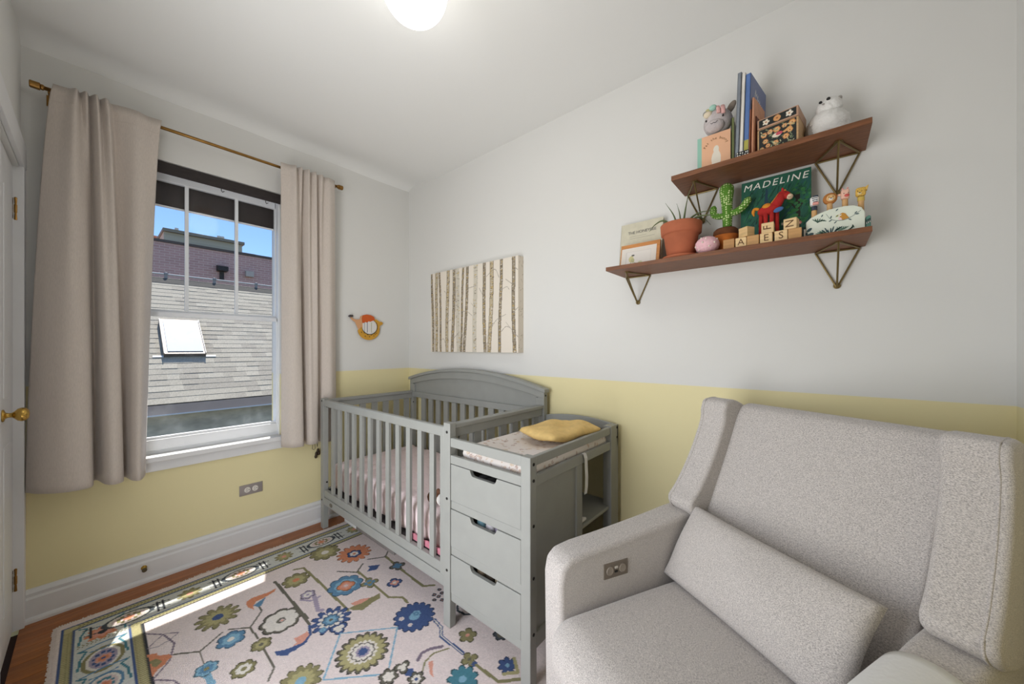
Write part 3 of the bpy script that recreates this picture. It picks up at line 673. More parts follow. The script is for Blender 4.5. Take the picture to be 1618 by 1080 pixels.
# ---------------------------------------------------------------- crib joined to a changing table
G0 = .0102                                              # top of the rug
YF, YB = -.785, -.035
crib = thing('crib_with_changer', 'grey painted wooden crib joined to a three-drawer changing table', 'crib', (1.0, -.41, G0))
bolt_me = MB().lathe([(.0062, 0), (.0062, -.0016), (.004, -.002), (.0035, -.001)], (0, 0, 0), 10, 'y').mesh('bolt'); bolt_me.materials.append(DARK)
cinv = frame_of(crib).inverted()
def bolt(x, y, z, face):
    o = bpy.data.objects.new('bolt', bolt_me); COL.objects.link(o); o.parent = crib
    o.matrix_local = cinv @ Matrix.Translation((x, y, z)) @ Matrix.Rotation({'f': 0, 'r': math.pi / 2}[face], 4, 'Z')
def cp(name, mb, parent=None, bev=.003): return put(name, mb, GREY, parent or crib, bev=bev)
xl, xr, xe = .125, 1.507, 1.954
cp('post', bx(xl, xl + .043, YF, YF + .035, G0, .902)); cp('post', bx(xr - .045, xr, YF, YF + .035, G0, .915))
cp('front_stile', bx(xr - .074, xr - .045, YF + .003, YF + .025, .18, .893))
cp('post', bx(xl, xl + .043, YB - .035, YB, G0, .99)); cp('post', bx(xr - .045, xr, YB - .035, YB, G0, .995))
cp('front_top_rail', bx(xl + .043, xr - .045, YF + .002, YF + .028, .848, .895), bev=.006)
cp('front_bottom_rail', MB().box(xl + .043, xr - .045, YF + .006, YF + .030, .229, .275).box(xl + .043, xr - .045, YF + .002, YF + .030, .178, .2275))
sl = MB().box(0, .034, 0, .014, .27, .852).mesh('slat'); sl.materials.append(GREY)
def slat(x, y, rot=False, me=sl, parent=crib):
    o = bpy.data.objects.new('slat', me); COL.objects.link(o); o.parent = parent
    o.matrix_local = cinv @ Matrix.Translation((x, y, 0)) @ Matrix.Rotation(math.pi / 2 if rot else 0, 4, 'Z')
for i in range(12): slat(.269 + i * .0979, YF + .010)
put('oval_badge', MB().lathe([(.017, 0), (.017, -.0015), (.015, -.002)], (0, 0, 0), 20, 'y').xf(Matrix.Translation((.285, YF + .002, .203)) @ Matrix.Scale(1.25, 4, (1, 0, 0)) @ Matrix.Scale(.75, 4, (0, 0, 1))), mat('bronze_badge', (104, 98, 84), .4, metal=.4), crib, label='small oval bronze badge')
# end panels
for x0, zt in ((xl + .004, .893), (xr - .040, .908)):
    cp('end_top_rail', bx(x0 - .006, x0 + .038, YF + .035, YB - .035, zt - .02, zt), bev=.004)
    cp('end_under_rail', bx(x0 + .004, x0 + .028, YF + .035, YB - .035, zt - .062, zt - .02))
    cp('end_bottom_rail', bx(x0 + .004, x0 + .028, YF + .035, YB - .035, .19, .275))
sl2 = MB().box(0, .046, -.026, -.012, .27, .845).mesh('slat'); sl2.materials.append(GREY)
for i in range(7):
    slat(xl + .0, -.705 + i * .094, True, sl2); slat(xr - .044, -.712 + i * .094, True, sl2)
# headboard: arched cap, arched frame, sunk panel, slats below
def arch(x, z0, rise, xa=xl, xb=xr): t = (2 * x - xa - xb) / (xb - xa); return z0 + rise * (1 - t * t)
N_ = 28; xsA = [xl - .012 + (xr - xl + .024) * i / N_ for i in range(N_ + 1)]
def arch_band(xs_, zlo, zhi, y0, y1):
    m_ = MB(); v_ = [(x_, y_, z_(x_)) for x_ in xs_ for y_ in (y0, y1) for z_ in (zlo, zhi)]; f_ = []
    for i in range(len(xs_) - 1):
        a = i * 4; b = a + 4; f_ += [(a, b, b + 1, a + 1), (a + 2, a + 3, b + 3, b + 2), (a, a + 2, b + 2, b), (a + 1, b + 1, b + 3, a + 3)]
    n4 = (len(xs_) - 1) * 4; f_ += [(0, 1, 3, 2), (n4, n4 + 2, n4 + 3, n4 + 1)]; return m_.add(v_, f_)
head = cp('headboard', arch_band([xl + .002 + (xr - xl - .004) * i / N_ for i in range(N_ + 1)], lambda x_: .842, lambda x_: arch(x_, .985, .09), YB - .022, YB - .004), bev=0)
cp('headboard_cap', arch_band(xsA, lambda x_: arch(x_, .985, .09), lambda x_: arch(x_, 1.008, .09), YB - .048, YB + .004), head, bev=.005)
ft = [xl + .0015 + (xr - xl - .003) * i / N_ for i in range(N_ + 1)]
cp('headboard_top_frame', arch_band(ft, lambda x_: arch(x_, .945, .078), lambda x_: arch(x_, .985, .09), YB - .036, YB - .02), head, bev=.003)
cp('headboard_bottom_frame', bx(xl + .04, xr - .04, YB - .036, YB - .02, .842, .885), head)
for a, b in ((xl + .001, xl + .062), (xr - .062, xr - .001)): cp('headboard_stile', bx(a, b, YB - .0365, YB - .02, .842, .95), head)
sl3 = MB().box(0, .05, 0, .014, .27, .85).mesh('slat'); sl3.materials.append(GREY)
for i in range(12): slat(.275 + i * .0955, YB - .03, False, sl3)
cp('back_bottom_rail', bx(xl + .043, xr - .045, YB - .034, YB - .01, .19, .275))
put('mattress_support', MB().box(xl + .05, xr - .05, YF + .031, YB - .05, .262, .276), mat('dark_support_board', (50, 46, 46), .8, var=.2), crib)
# changer frame
cp('post', bx(xe - .045, xe, YF, YF + .040, G0, .852)); cp('post', bx(xe - .045, xe, YB - .085, YB, G0, .855)); cp('post', bx(xr, xr + .02, YB - .06, YB - .005, G0, .8))
cp('changer_front_rail', bx(xr, xe - .045, YF + .003, YF + .022, .812, .852)); cp('changer_front_rail', bx(xr, xe - .045, YF + .003, YF + .022, .739, .776))
cp('changer_side_rail', bx(xe - .022, xe - .004, YF + .040, YB - .085, .815, .85)); cp('changer_side_rail', bx(xe - .022, xe - .004, YF + .040, YB - .085, .738, .778))
cp('changer_top_board', bx(xr + .002, xe - .022, YF + .022, YB - .01, .742, .756))
mbk = arch_band([xr + (xe - xr) * i / 12 for i in range(13)], lambda x_: .745, lambda x_: arch(x_, .852, .022, xr, xe), YB - .018, YB - .002); cp('changer_back_board', mbk)
cp('cabinet_side', bx(xe - .03, xe - .014, YF + .03, -.40, .135, .745)); cp('cabinet_side_stile', bx(xe - .018, xe - .006, -.447, -.397, .1355, .742)); cp('cabinet_side_rail', bx(xe - .018, xe - .006, YF + .04, -.45, .135, .195))
cp('cabinet_back', bx(xr + .004, xe - .03, -.412, -.400, .12, .745)); cp('cabinet_side', bx(xr + .001, xr + .016, YF + .04, -.412, .12, .745))
cp('cabinet_bottom', bx(xr + .016, xe - .03, YF + .03, -.412, .135, .148))
for z in (.576, .374): cp('drawer_divider', bx(xr + .001, xe - .046, YF + .006, YF + .03, z - .036, z))
cp('drawer_divider', bx(xr + .001, xe - .046, YF + .006, YF + .03, .132, .169))
for z in (.455, .17): cp('open_shelf', bx(xr + .02, xe - .012, -.399, YB - .02, z - .016, z))
for k_, (z0, z1) in enumerate(((.5775, .7365), (.3755, .5385), (.1705, .3365))):
    # drawer front with a finger cut-out in its top edge
    xa, xb, hx0, hx1, hz = xr + .003, xe - .047, 1.632, 1.786, .024
    out = [(xa, z0), (xb, z0), (xb, z1), (hx1, z1)] + [(hx1 - .004, z1 - .010), (hx1 - .010, z1 - hz + .004), (hx1 - .018, z1 - hz), (hx0 + .018, z1 - hz), (hx0 + .010, z1 - hz + .004), (hx0 + .004, z1 - .010)] + [(hx0, z1), (xa, z1)]
    dr = put('drawer', MB().prism(out, YF + .003, YF + .020, 'y'), GREY, crib, bev=.0015)
    put('drawer_box', MB().box(xa + .02, xa + .032, YF + .02, -.43, z0 + .01, z1 - .05).box(xb - .032, xb - .02, YF + .02, -.43, z0 + .01, z1 - .05).box(xa + .02, xb - .02, YF + .02, -.43, z0 + .008, z0 + .014), mat('pale_drawer_wood', (176, 166, 150), .7), dr)
    con = [((58, 56, 56), (46, 44, 44), (72, 66, 62)), ((96, 130, 140), (200, 196, 200), (150, 140, 160)), ((120, 104, 84), (70, 60, 50), (150, 138, 118))][k_]
    for q, x_ in enumerate((1.657, 1.709, 1.761)):
        g_ = MB().rbox((x_, YF + .085, z1 - .040 if k_ else z1 - .06), (.024, .05, .03), .018, 3)
        put('folded_clothes', g_, mat('cloth', con[q], .9, var=.3, vscale=50), None, True, label=[['near black', 'black', 'charcoal'], ['teal', 'pale white', 'lilac grey'], ['tan', 'dark brown', 'beige']][k_][q] + ' folded baby cloth, ' + ['left', 'middle', 'right'][q] + ' one inside the ' + ['top', 'middle', 'bottom'][k_] + ' drawer', cat='clothes', group='folded clothes in the ' + ['top', 'middle', 'bottom'][k_] + ' drawer')
for x_, zs in ((xr - .020, (.875, .58, .262)), (xl + .02, (.885,))):
    for z in zs: bolt(x_, YF, z, 'f')
bolt(xl + .022, YF, .206, 'f')
for z in (.825, .765, .60, .41, .205): bolt(xe, YF + .020, z, 'r')
for z in (.84, .79): bolt(xe, YB - .018, z, 'r')
for z in (.845,): bolt(xr, YF + .014, z, 'r')
for z in (.845, .325): bolt(xl + .043, YF + .024, z, 'r')
bolt(xr, YB - .02, .965, 'r')
for z in (.80,): bolt(xl + .052, YB - .037, z, 'f')

# mattress with a pink fitted sheet
def quilt(w):
    return w
SHEET = mat('pink_ribbed_sheet', (240, 220, 219), .9, var=.06, vscale=25, stretch=(1, 12, 1), bump=.6, bscale=45)
mt = thing('crib_mattress', 'crib mattress in a pale pink ribbed fitted sheet', 'mattress', (.82, -.41, .276))
def sheetfn(w):
    q = abs(w.z) < .05
    if abs(w.y) > .30 or abs(w.x) > .60:
        w.y += (.006 * math.sin(w.x * 46) + .004 * math.sin(w.x * 97 + w.z * 60)) * (1 if abs(w.y) > .3 else 0); w.x += .004 * math.sin(w.y * 50 + w.z * 40) * (1 if abs(w.x) > .6 else 0)
    if w.z > 0: w.z += .004 * math.sin(w.x * 60) * math.sin(w.y * 7) 
    return w
put('fitted_sheet', MB().rbox((.818, -.404, .3635), (.648, .327, .086), .035, 60, crown=.012, fn=sheetfn), SHEET, mt, True)
# soft things lying in the crib corner
pl = thing('plush_toy', 'small brown and white plush toy lying on the pink crib sheet', 'toy', (1.33, -.68, .46))
put('plush_body', MB().ell((1.335, -.665, .493), (.055, .045, .034)), mat('white_plush', (232, 228, 222), .95, bump=.8, bscale=150), pl, True)
put('plush_head', MB().ell((1.265, -.685, .496), (.038, .034, .034)), mat('brown_plush', (112, 78, 58), .95, bump=.8, bscale=150), pl, True)
put('plush_ear', MB().ell((1.245, -.675, .524), (.014, .01, .016)).ell((1.285, -.675, .524), (.014, .01, .016)), mat('brown_plush_b', (100, 68, 50), .95), pl, True)
put('plush_leg', MB().ell((1.39, -.690, .482), (.034, .018, .018)), mat('brown_plush_c', (128, 92, 70), .95), pl, True)
put('plush_leg', MB().ell((1.37, -.63, .484), (.034, .018, .018)), mat('brown_plush_d', (128, 92, 70), .95), pl, True)
put('pink_cloth', MB().rbox((1.27, -.7475, .291), (.15, .0055, .014), .005, 10, fn=lambda w: Vector((w.x, w.y, w.z + (.004 * math.sin(w.x * 60) if w.z > 0 else 0)))), mat('dusty_rose_cloth', (190, 120, 134), .9, var=.2, vscale=20), None, True, label='folded dusty rose cloth tucked beside the crib mattress behind the front slats', cat='cloth')
# storage boxes below the crib
def storage(name, label, x0, x1, m, lid):
    t_ = thing(name, label, 'box', ((x0 + x1) / 2, -.5, G0))
    put('box_body', MB().rbox(((x0 + x1) / 2, -.495, G0 + .06), ((x1 - x0) / 2, .15, .06), .008, 3), m, t_, True)
    put('box_lid', MB().rbox(((x0 + x1) / 2, -.495, G0 + .128), ((x1 - x0) / 2 + .0, .152, .009), .004, 3), lid, t_, True)
WB = mat('white_plastic', (226, 226, 226), .4); GB = mat('grey_felt', (132, 126, 122), .9, var=.1)
storage('storage_box', 'low white storage box on the rug under the crib', .172, .342, WB, WB)
storage('storage_box', 'low grey storage box on the rug under the crib', .346, .82, GB, GB)

# changing pad, its strap, and the yellow pillow
PAD = Paint(.40, .66, .004, (228, 220, 214))
for _ in range(150):
    a, b = random.uniform(0, .40), random.uniform(0, .66); c_ = random.choice([(206, 182, 164), (196, 176, 168), (214, 196, 176), (184, 160, 152)])
    PAD.flower(a, b, random.uniform(.006, .013), 5, c_, c_, (236, 226, 216), .6, rot=random.random() * 6)
    PAD.line([(a, b), (a + random.uniform(-.02, .02), b + random.uniform(-.02, .02))], .002, (176, 170, 150))
cpad = thing('changing_pad', 'white floral changing pad on top of the changing table', 'changing pad', (1.73, -.42, .757))
PADM = attr_mat('floral_cotton', .9, bump=.3, bscale=60)
px0, px1, py0, py1 = 1.553, 1.921, -.734, -.131
def padz(X, Y):
    t = (X - px0) / (px1 - px0) * 2 - 1; e = np.minimum(np.minimum(X - px0, px1 - X), np.minimum(Y - py0, py1 - Y))
    return .806 + .018 * t * t + .003 * np.sin(Y * 30) * np.sin(X * 22) - .016 * np.clip(1 - e / .022, 0, 1) ** 2
PAD.X = px0 + PAD.X / .40 * (px1 - px0); PAD.Y = py0 + PAD.Y / .66 * (py1 - py0)
put('pad_top', PAD.mesh('pad_top', lambda X, Y, Z: np.stack([X, Y, padz(X, Y)], -1)), PADM, cpad, True)
side = Paint(2.2, .05, .004, (228, 220, 214))
for _ in range(140):
    a, b = random.uniform(0, 2.2), random.uniform(0, .05); c_ = random.choice([(206, 182, 164), (190, 168, 158), (214, 196, 176)])
    side.flower(a, b, random.uniform(.005, .011), 5, c_, c_, (236, 226, 216), .6)
def ringpt(X, Y):
    per = [(px0, py0), (px1, py0), (px1, py1), (px0, py1), (px0, py0)]; L_ = [0, px1 - px0, px1 - px0 + py1 - py0, 2 * (px1 - px0) + py1 - py0, 2 * (px1 - px0 + py1 - py0)]
    s = X / 2.2 * L_[-1]; ax = np.interp(s, L_, [p[0] for p in per]); ay = np.interp(s, L_, [p[1] for p in per]); t = Y / .05
    zt = padz(np.clip(ax, px0, px1), np.clip(ay, py0, py1)); bul = .008 * np.sin(t * np.pi)
    low = .7575 + .010 * (1 + np.sin(s * 5.0)) * .5 * (ax > px1 - 1e-4)
    cx_, cy_ = (px0 + px1) / 2, (py0 + py1) / 2
    return np.stack([ax + bul * np.sign(ax - cx_), ay + bul * np.sign(ay - cy_), low + (zt - low) * t], -1)
put('pad_side', side.mesh('pad_side', lambda X, Y, Z: ringpt(X, Y)), PADM, cpad, True)
put('strap', MB().add(*(lambda P_: ([p for q in P_ for p in (q, (q[0] + .0015, q[1] + .024, q[2]))], [(2 * i, 2 * i + 1, 2 * i + 3, 2 * i + 2) for i in range(len(P_) - 1)]))(
    [(1.935, -.402, .775), (1.945, -.402, .782), (1.953, -.400, .779), (1.957, -.396, .76), (1.956, -.392, .72), (1.956, -.388, .68), (1.957, -.392, .63), (1.955, -.396, .60)])), mat('white_webbing', (226, 224, 222), .8), cpad)
YEL = mat('yellow_muslin', (226, 192, 124), .9, var=.08, vscale=40, bump=.8, bscale=90)
def pillow(c, h, M_, th, dent=.0, n=22, pinch=.14, seed=1, ex=.42, lump=.05):
    """flat cushion: half size h, full thickness th"""
    vs_ = []; fs = []; r_ = random.Random(seed); ph = [r_.uniform(0, 6) for _ in range(6)]
    for sg in (1, -1):
        for j in range(n + 1):
            for i in range(n + 1):
                u, v = 2 * i / n - 1, 2 * j / n - 1
                e = ((1 - u * u) * (1 - v * v)) ** ex
                w = Vector((u * h[0] * (1 - pinch * (1 - v * v) * .35 * abs(u)), v * h[1] * (1 - pinch * (1 - u * u) * .35 * abs(v)), sg * th / 2 * e * (1 - dent * math.exp(-(u * u + v * v) * 5))))
                w.z += lump * th * math.sin(5 * u + ph[0]) * math.sin(4 * v + ph[1]) * e
                vs_.append(Vector(c) + M_ @ w)
    n1 = n + 1; o2 = n1 * n1
    for j in range(n):
        for i in range(n):
            a = j * n1 + i; fs += [(a, a + 1, a + n1 + 1, a + n1), (o2 + a, o2 + a + n1, o2 + a + n1 + 1, o2 + a + 1)]
    m_ = MB().add(vs_, fs); return m_
def weld(mb, d=.0005):
    me = mb.mesh('w'); bm = bmesh.new(); bm.from_mesh(me); bmesh.ops.remove_doubles(bm, verts=bm.verts, dist=d); bmesh.ops.recalc_face_normals(bm, faces=bm.faces); bm.to_mesh(me); bm.free(); return me
yp = put('baby_pillow', weld(pillow((1.799, -.345, .857), (.168, .118), Matrix.Rotation(math.radians(80), 3, 'Z'), .060, .42, pinch=-.25, ex=.3, lump=.18)), YEL, None, True, label='small mustard yellow pillow lying on the changing pad', cat='pillow')
put('tissue', MB().rbox((1.905, -.355, .461), (.028, .022, .006), .004, 2, fn=lambda w: Vector((w.x, w.y, w.z + .006 * math.sin(w.x * 90)))), mat('white_tissue', (226, 224, 220), .8), None, True, label='crumpled white tissue on the open shelf of the changing table', cat='tissue')
lv = thing('purple_plush', 'small purple plush in the shadow on the open changer shelf', 'toy', (1.80, -.34, .455))
put('plush_body', MB().ell((1.83, -.33, .50), (.05, .035, .045)), mat('purple_fleece', (104, 76, 110), .95, bump=.6), lv, True)
put('plush_head', MB().ell((1.85, -.335, .565), (.036, .032, .034)), mat('purple_fleece_b', (112, 84, 120), .95, bump=.6), lv, True)

# ---------------------------------------------------------------- glider armchair
def fabric():
    m = bpy.data.materials.new('grey_melange_weave'); m.use_nodes = True; n = m.node_tree.nodes; l = m.node_tree.links; b = n['Principled BSDF']
    tc = n.new('ShaderNodeTexCoord'); b.inputs['Roughness'].default_value = .95; b.inputs['Specular IOR Level'].default_value = .15; b.inputs['Sheen Weight'].default_value = .25
    def noise(sc, stretch, det):
        mp = n.new('ShaderNodeMapping'); mp.inputs['Scale'].default_value = stretch; l.new(tc.outputs['Object'], mp.inputs['Vector'])
        t = n.new('ShaderNodeTexNoise'); t.inputs['Scale'].default_value = sc; t.inputs['Detail'].default_value = det; l.new(mp.outputs[0], t.inputs['Vector']); return t
    t1 = noise(320, (1, 2.2, 2.2), 4); t2 = noise(6, (1, 1, 1), 3)
    r = n.new('ShaderNodeValToRGB'); e = r.color_ramp.elements; e[0].position = .32; e[1].position = .62
    e[0].color = (*lin((148, 143, 140)), 1); e[1].color = (*lin((214, 207, 201)), 1)
    l.new(t1.outputs['Fac'], r.inputs[0]); l.new(r.outputs[0], b.inputs['Base Color'])
    bp = n.new('ShaderNodeBump'); bp.inputs['Strength'].default_value = .35; bp.inputs['Distance'].default_value = .0015; l.new(t1.outputs['Fac'], bp.inputs['Height']); l.new(bp.outputs[0], b.inputs['Normal'])
    return m
FAB = fabric()
CH = math.atan2(-.44401, .89602)
chair = thing('glider_armchair', 'light grey upholstered wingback glider armchair', 'armchair', (2.757, -.315, G0), CH)
# local frame: x to the sitter's left as seen in the picture (right), -y forward, z up from the rug
def loc(u, v, z): return (u, -v, z - G0)
def side_panel(poly, u0, u1, r=.034, seg=6):
    me = MB().prism([(-v, z - G0) for v, z in poly], u0, u1, 'x').mesh('p')
    bm = bmesh.new(); bm.from_mesh(me)
    ed = [e for e in bm.edges if len(e.link_faces) == 2 and (e.link_faces[0].normal.angle(e.link_faces[1].normal, 0) > .5)]
    bmesh.ops.bevel(bm, geom=ed, offset=r, segments=seg, profile=.5, affect='EDGES', clamp_overlap=True)
    bmesh.ops.recalc_face_normals(bm, faces=bm.faces); bm.to_mesh(me); bm.free(); return me
def smoothed(pts, n=5): return [tuple(p) for p in catmull(pts, n)]
arm = smoothed([(-.02, .655), (.12, .660), (.26, .655), (.38, .640), (.55, .622), (.70, .610)], 4) + [(.755, .600), (.782, .575), (.79, .53), (.785, .10), (-.02, .10)]
for sg, nm in ((-1, 'left'), (1, 'right')):
    a = sorted((sg * .285, sg * .390)); o = put('arm', side_panel(arm, a[0], a[1], .042, 8), FAB, chair, True, local=True)
    put('arm_seam', MB().ring([loc(sg * .366, v, z - .006) for v, z in arm[:-3]], .0022, 5), FAB, o, True, local=True)
    wing = smoothed([(-.03, 1.028), (.03, 1.052), (.085, 1.048)], 3) + smoothed([(.098, 1.01), (.104, .96), (.162, .842), (.228, .745), (.272, .70)], 4) + [(.272, .672), (.24, .644), (.19, .628), (.11, .632), (.05, .76), (-.01, .92)]
    a = sorted((sg * .264, sg * .370)); wm = side_panel(wing, a[0], a[1], .047, 8); splay = (lambda z: .075 * max(0, 1.03 - z)) if sg > 0 else (lambda z: 0.)
    for q in wm.vertices: q.co.x += splay(q.co.z)
    o = put('wing', wm, FAB, chair, True, local=True)
    put('wing_piping', MB().ring([loc(sg * .352 + splay(z), v, z - .001) for v, z in wing[:-4]], .003, 6), FAB, o, True, local=True)
back = smoothed([(-.10, 1.0), (-.05, 1.036), (.005, 1.028)], 4) + smoothed([(.03, .99), (.08, .88), (.14, .76), (.21, .62), (.27, .50), (.30, .44)], 3) + [(.16, .40), (.02, .56), (-.13, .86)]
put('backrest', side_panel(back, -.272, .272, .03), FAB, chair, True, local=True)
put('seat_cushion', MB().rbox(loc(0, .505, .375), (.287, .315, .085), .06, 10, crown=.018, fn=lambda w: Vector((w.x, w.y - .035 * max(0, -w.y / .315) * (1 - (w.z / .085) ** 2) * (1 - (w.x / .3) ** 2 * .5), w.z))), FAB, chair, True, local=True)
put('front_panel', MB().rbox(loc(0, .74, .19), (.284, .03, .10), .02, 4), FAB, chair, True, local=True)
put('seat_frame', MB().rbox(loc(0, .37, .20), (.29, .36, .095), .02, 3), FAB, chair, True, local=True)
put('swivel_base', MB().lathe([(.26, 0), (.26, .018), (.24, .026), (.06, .03), (.05, .12)], (0, -.38, 0), 32), mat('dark_base', (60, 52, 46), .5), chair, local=True)
pp = put('power_plate', MB().rbox(loc(-.2845, .581, .536), (.0022, .048, .0245), .002, 3), mat('taupe_metal_plate', (134, 124, 112), .4, metal=.5), chair, True, local=True, label='taupe control plate with two round buttons')
for v in (.556, .606):
    put('button', MB().lathe([(.0135, 0), (.0135, .002), (.0115, .0032), (.0105, .0022), (.009, .0022)], loc(-.2825, v, .536), 18, 'x'), mat('pale_button', (152, 142, 130), .4), pp, True, local=True)
put('usb_port', MB().rbox(loc(-.2815, .581, .543), (.0012, .006, .0035), .0008, 2), mat('pale_port', (214, 208, 198), .5), pp, local=True)
put('usb_slot', MB().rbox(loc(-.2813, .581, .530), (.0012, .006, .003), .0008, 2), DARK, pp, local=True)
# lumbar pillow resting on the seat against the back
cw = frame_of(chair)
Rl = Matrix.Rotation(0, 3, 'X')
lean = math.radians(58)
Mp = (cw.to_3x3() @ Matrix.Rotation(math.radians(-6), 3, 'Z') @ Matrix.Rotation(lean, 3, 'X'))
pc = cw @ Vector((-.018, -.332, .580 - G0))
lp = put('lumbar_pillow', weld(pillow(pc, (.268, .128), Mp, .110, .0, 30, pinch=.10, seed=5, ex=.36)), FAB, None, True, label='grey rectangular lumbar pillow resting on the seat of the glider', cat='pillow')
# white cloth over the near arm
cl = MB(); cs = []
secs = [(.272, .535), (.272, .575), (.276, .615), (.295, .642), (.34, .650), (.385, .640), (.402, .610), (.404, .54), (.406, .45)]
vv = [.40, .44, .52, .60, .68, .74]
def armz(v): return np.interp(v, [p[0] for p in arm[:21]], [p[1] for p in arm[:21]])
for v in vv:
    for i, (u, z) in enumerate(secs):
        d = armz(v) - .645; edge_v = v - (.055 * math.sin(i / 8 * math.pi) if v == vv[0] else 0)
        cs.append(tuple(cw @ Vector(loc(u + (.006 if u > .38 else (-.006 if u < .28 else 0)), edge_v, z + d + .0115))))
k9 = len(secs); cl.add(cs, [(j * k9 + i, j * k9 + i + 1, (j + 1) * k9 + i + 1, (j + 1) * k9 + i) for j in range(len(vv) - 1) for i in range(k9 - 1)])
co_ = put('burp_cloth', cl, mat('white_cotton', (226, 225, 221), .9, bump=.3, bscale=120), None, True, label='white cotton cloth draped over the near arm of the glider', cat='cloth')
co_.modifiers.new('sub', 'SUBSURF').levels = 2; co_.modifiers['sub'].render_levels = 2
sm = co_.modifiers.new('cloth', 'SOLIDIFY'); sm.thickness = .004; sm.offset = 1

# ---------------------------------------------------------------- wall shelves
BRK = mat('antique_brass_wire', (128, 110, 70), .4, metal=.75)
def shelf(label, x0, x1, z0, z1, dep, brx):
    t = thing('wall_shelf', label, 'shelf', ((x0 + x1) / 2, -.005, z0), group='walnut shelves on the wall')
    put('shelf_board', bx(x0, x1, -dep, -.0005, z0, z1), WALNUT, t, bev=.0012)
    for x in brx:
        w = MB(); A_, B_, F_, T_ = (x - .061, -.006, z0 - .004), (x + .061, -.006, z0 - .004), (x, -.152, z0 - .004), (x, -.008, z0 - .142)
        for a, b in ((A_, B_), (A_, F_), (B_, F_), (A_, T_), (B_, T_), (F_, T_)): w.ring([a, b], .0031, 8)
        b_ = put('bracket', w, BRK, t)
        put('wall_tab', MB().lathe([(.011, 0), (.011, -.004), (.009, -.005)], (x, -.002, z0 - .134), 14, 'y'), BRK, b_)
        put('screw', MB().lathe([(.004, 0), (.004, -.003), (.002, -.004)], (x, -.007, z0 - .134), 10, 'y'), GOLD, b_)
        put('bracket_tab', MB().prism([(x - .009, -.150), (x + .009, -.150), (x + .014, -.128), (x - .014, -.128)], z0 - .003, z0 - .0005, 'z'), BRK, b_)
    return t
SL, SU = 1.633, 1.980
shelf('long walnut wall shelf on brass triangle brackets, lower of the two', 1.972, 2.871, 1.615, SL, .219, (2.045, 2.795))
shelf('short walnut wall shelf on brass triangle brackets, upper of the two', 2.266, 2.872, 1.960, SU, .208, (2.342, 2.795))

def book(label, w, h, t, M_, cover, pages=(226, 218, 200), name='book', group=None, hard=.003):
    """closed book: local x width (spine at x=0), z height, y 0..t thickness (front cover at y=0 facing -y)"""
    o = thing(name, label, 'book', tuple(M_.to_translation()), group=group)
    cov = MB().box(0, w, 0, .0022, 0, h).box(0, w, t - .0022, t, 0, h).box(0, .0022, 0, t, 0, h).xf(M_)
    put('cover', cov, cover, o); put('pages', bx(.002, w - hard, .0022, t - .0022, hard, h - hard).xf(M_), mat('paper', pages, .9, var=.06, vscale=90), o)
    return o
def lean_m(x, y, z, tilt, rz=0.): return Matrix.Translation((x, y, z)) @ Matrix.Rotation(rz, 4, 'Z') @ Matrix.Rotation(-tilt, 4, 'X')
PRINT = attr_mat('printed_paper', .55, bump=.02)
def sheet(name, P_, M_, parent, off=-.0006):
    """printed sheet on the front (y=0) side of a leaning frame"""
    def pl_(X, Y, Z):
        m = np.array(M_); q = np.stack([X, np.full_like(X, off), Y, np.ones_like(X)], -1); return (q @ m.T)[..., :3]
    return put(name, P_.mesh(name, pl_), PRINT, parent)
def tx(M_, x, z, spin=0., off=-.0012): return M_ @ Matrix.Translation((x, off, z)) @ Matrix.Rotation(math.pi / 2, 4, 'X') @ Matrix.Rotation(spin, 4, 'Z')
INK = mat('ink', (70, 68, 72), .7); WHITEINK = mat('white_ink', (240, 238, 228), .6)

# --- lower shelf
M1 = lean_m(1.972, -.0735, SL, math.radians(9)); hb = book('cream hardback book about bees leaning on the wall behind the small picture', .208, .248, .016, M1, mat('cream_cover', (206, 200, 178), .7, var=.05, vscale=40))
text('title', 'THE HONEYBEE', .0205, mat('grey_ink', (112, 108, 104), .7), tx(M1, .108, .196), hb, .0002, spacing=.95); 
P1 = Paint(.13, .016, .0015, (206, 200, 178)); 
for j in range(3): P1.line([(.002, .003 + j * .005), (.126 - .02 * j, .003 + j * .005)], .001, (150, 146, 132))
sheet('subtitle', P1, M1 @ Matrix.Translation((.045, 0, .163)), hb)
M2 = lean_m(1.998, -.1240, SL, math.radians(12)); pf = thing('small_picture', 'small wooden framed picture with pale mat leaning on the cream bee book', 'picture', (2.09, -.12, SL))
put('picture_frame', bx(0, .188, .001, .012, 0, .124).xf(M2), mat('honey_wood', (196, 132, 72), .5, var=.15, vscale=20, stretch=(1, 6, 6)), pf)
P2 = Paint(.168, .104, .0016, (224, 216, 206)); P2.rect(.024, .144, 0, .084, (206, 200, 192)); P2.rect(.026, .142, 0, .082, (226, 220, 212))
P2.ell(.050, .046, .012, .016, (208, 200, 150)); P2.ell(.058, .038, .009, .011, (190, 186, 140)); P2.ell(.058, .064, .008, .004, (96, 90, 84)); P2.line([(.05, .03), (.046, .016)], .002, (120, 110, 90)); P2.line([(.06, .03), (.08, .02)], .002, (150, 150, 110)); P2.ell(.095, .026, .010, .005, (196, 196, 160))
sheet('picture_print', P2, M2 @ Matrix.Translation((.006, 0, .0)), pf, -.0008)
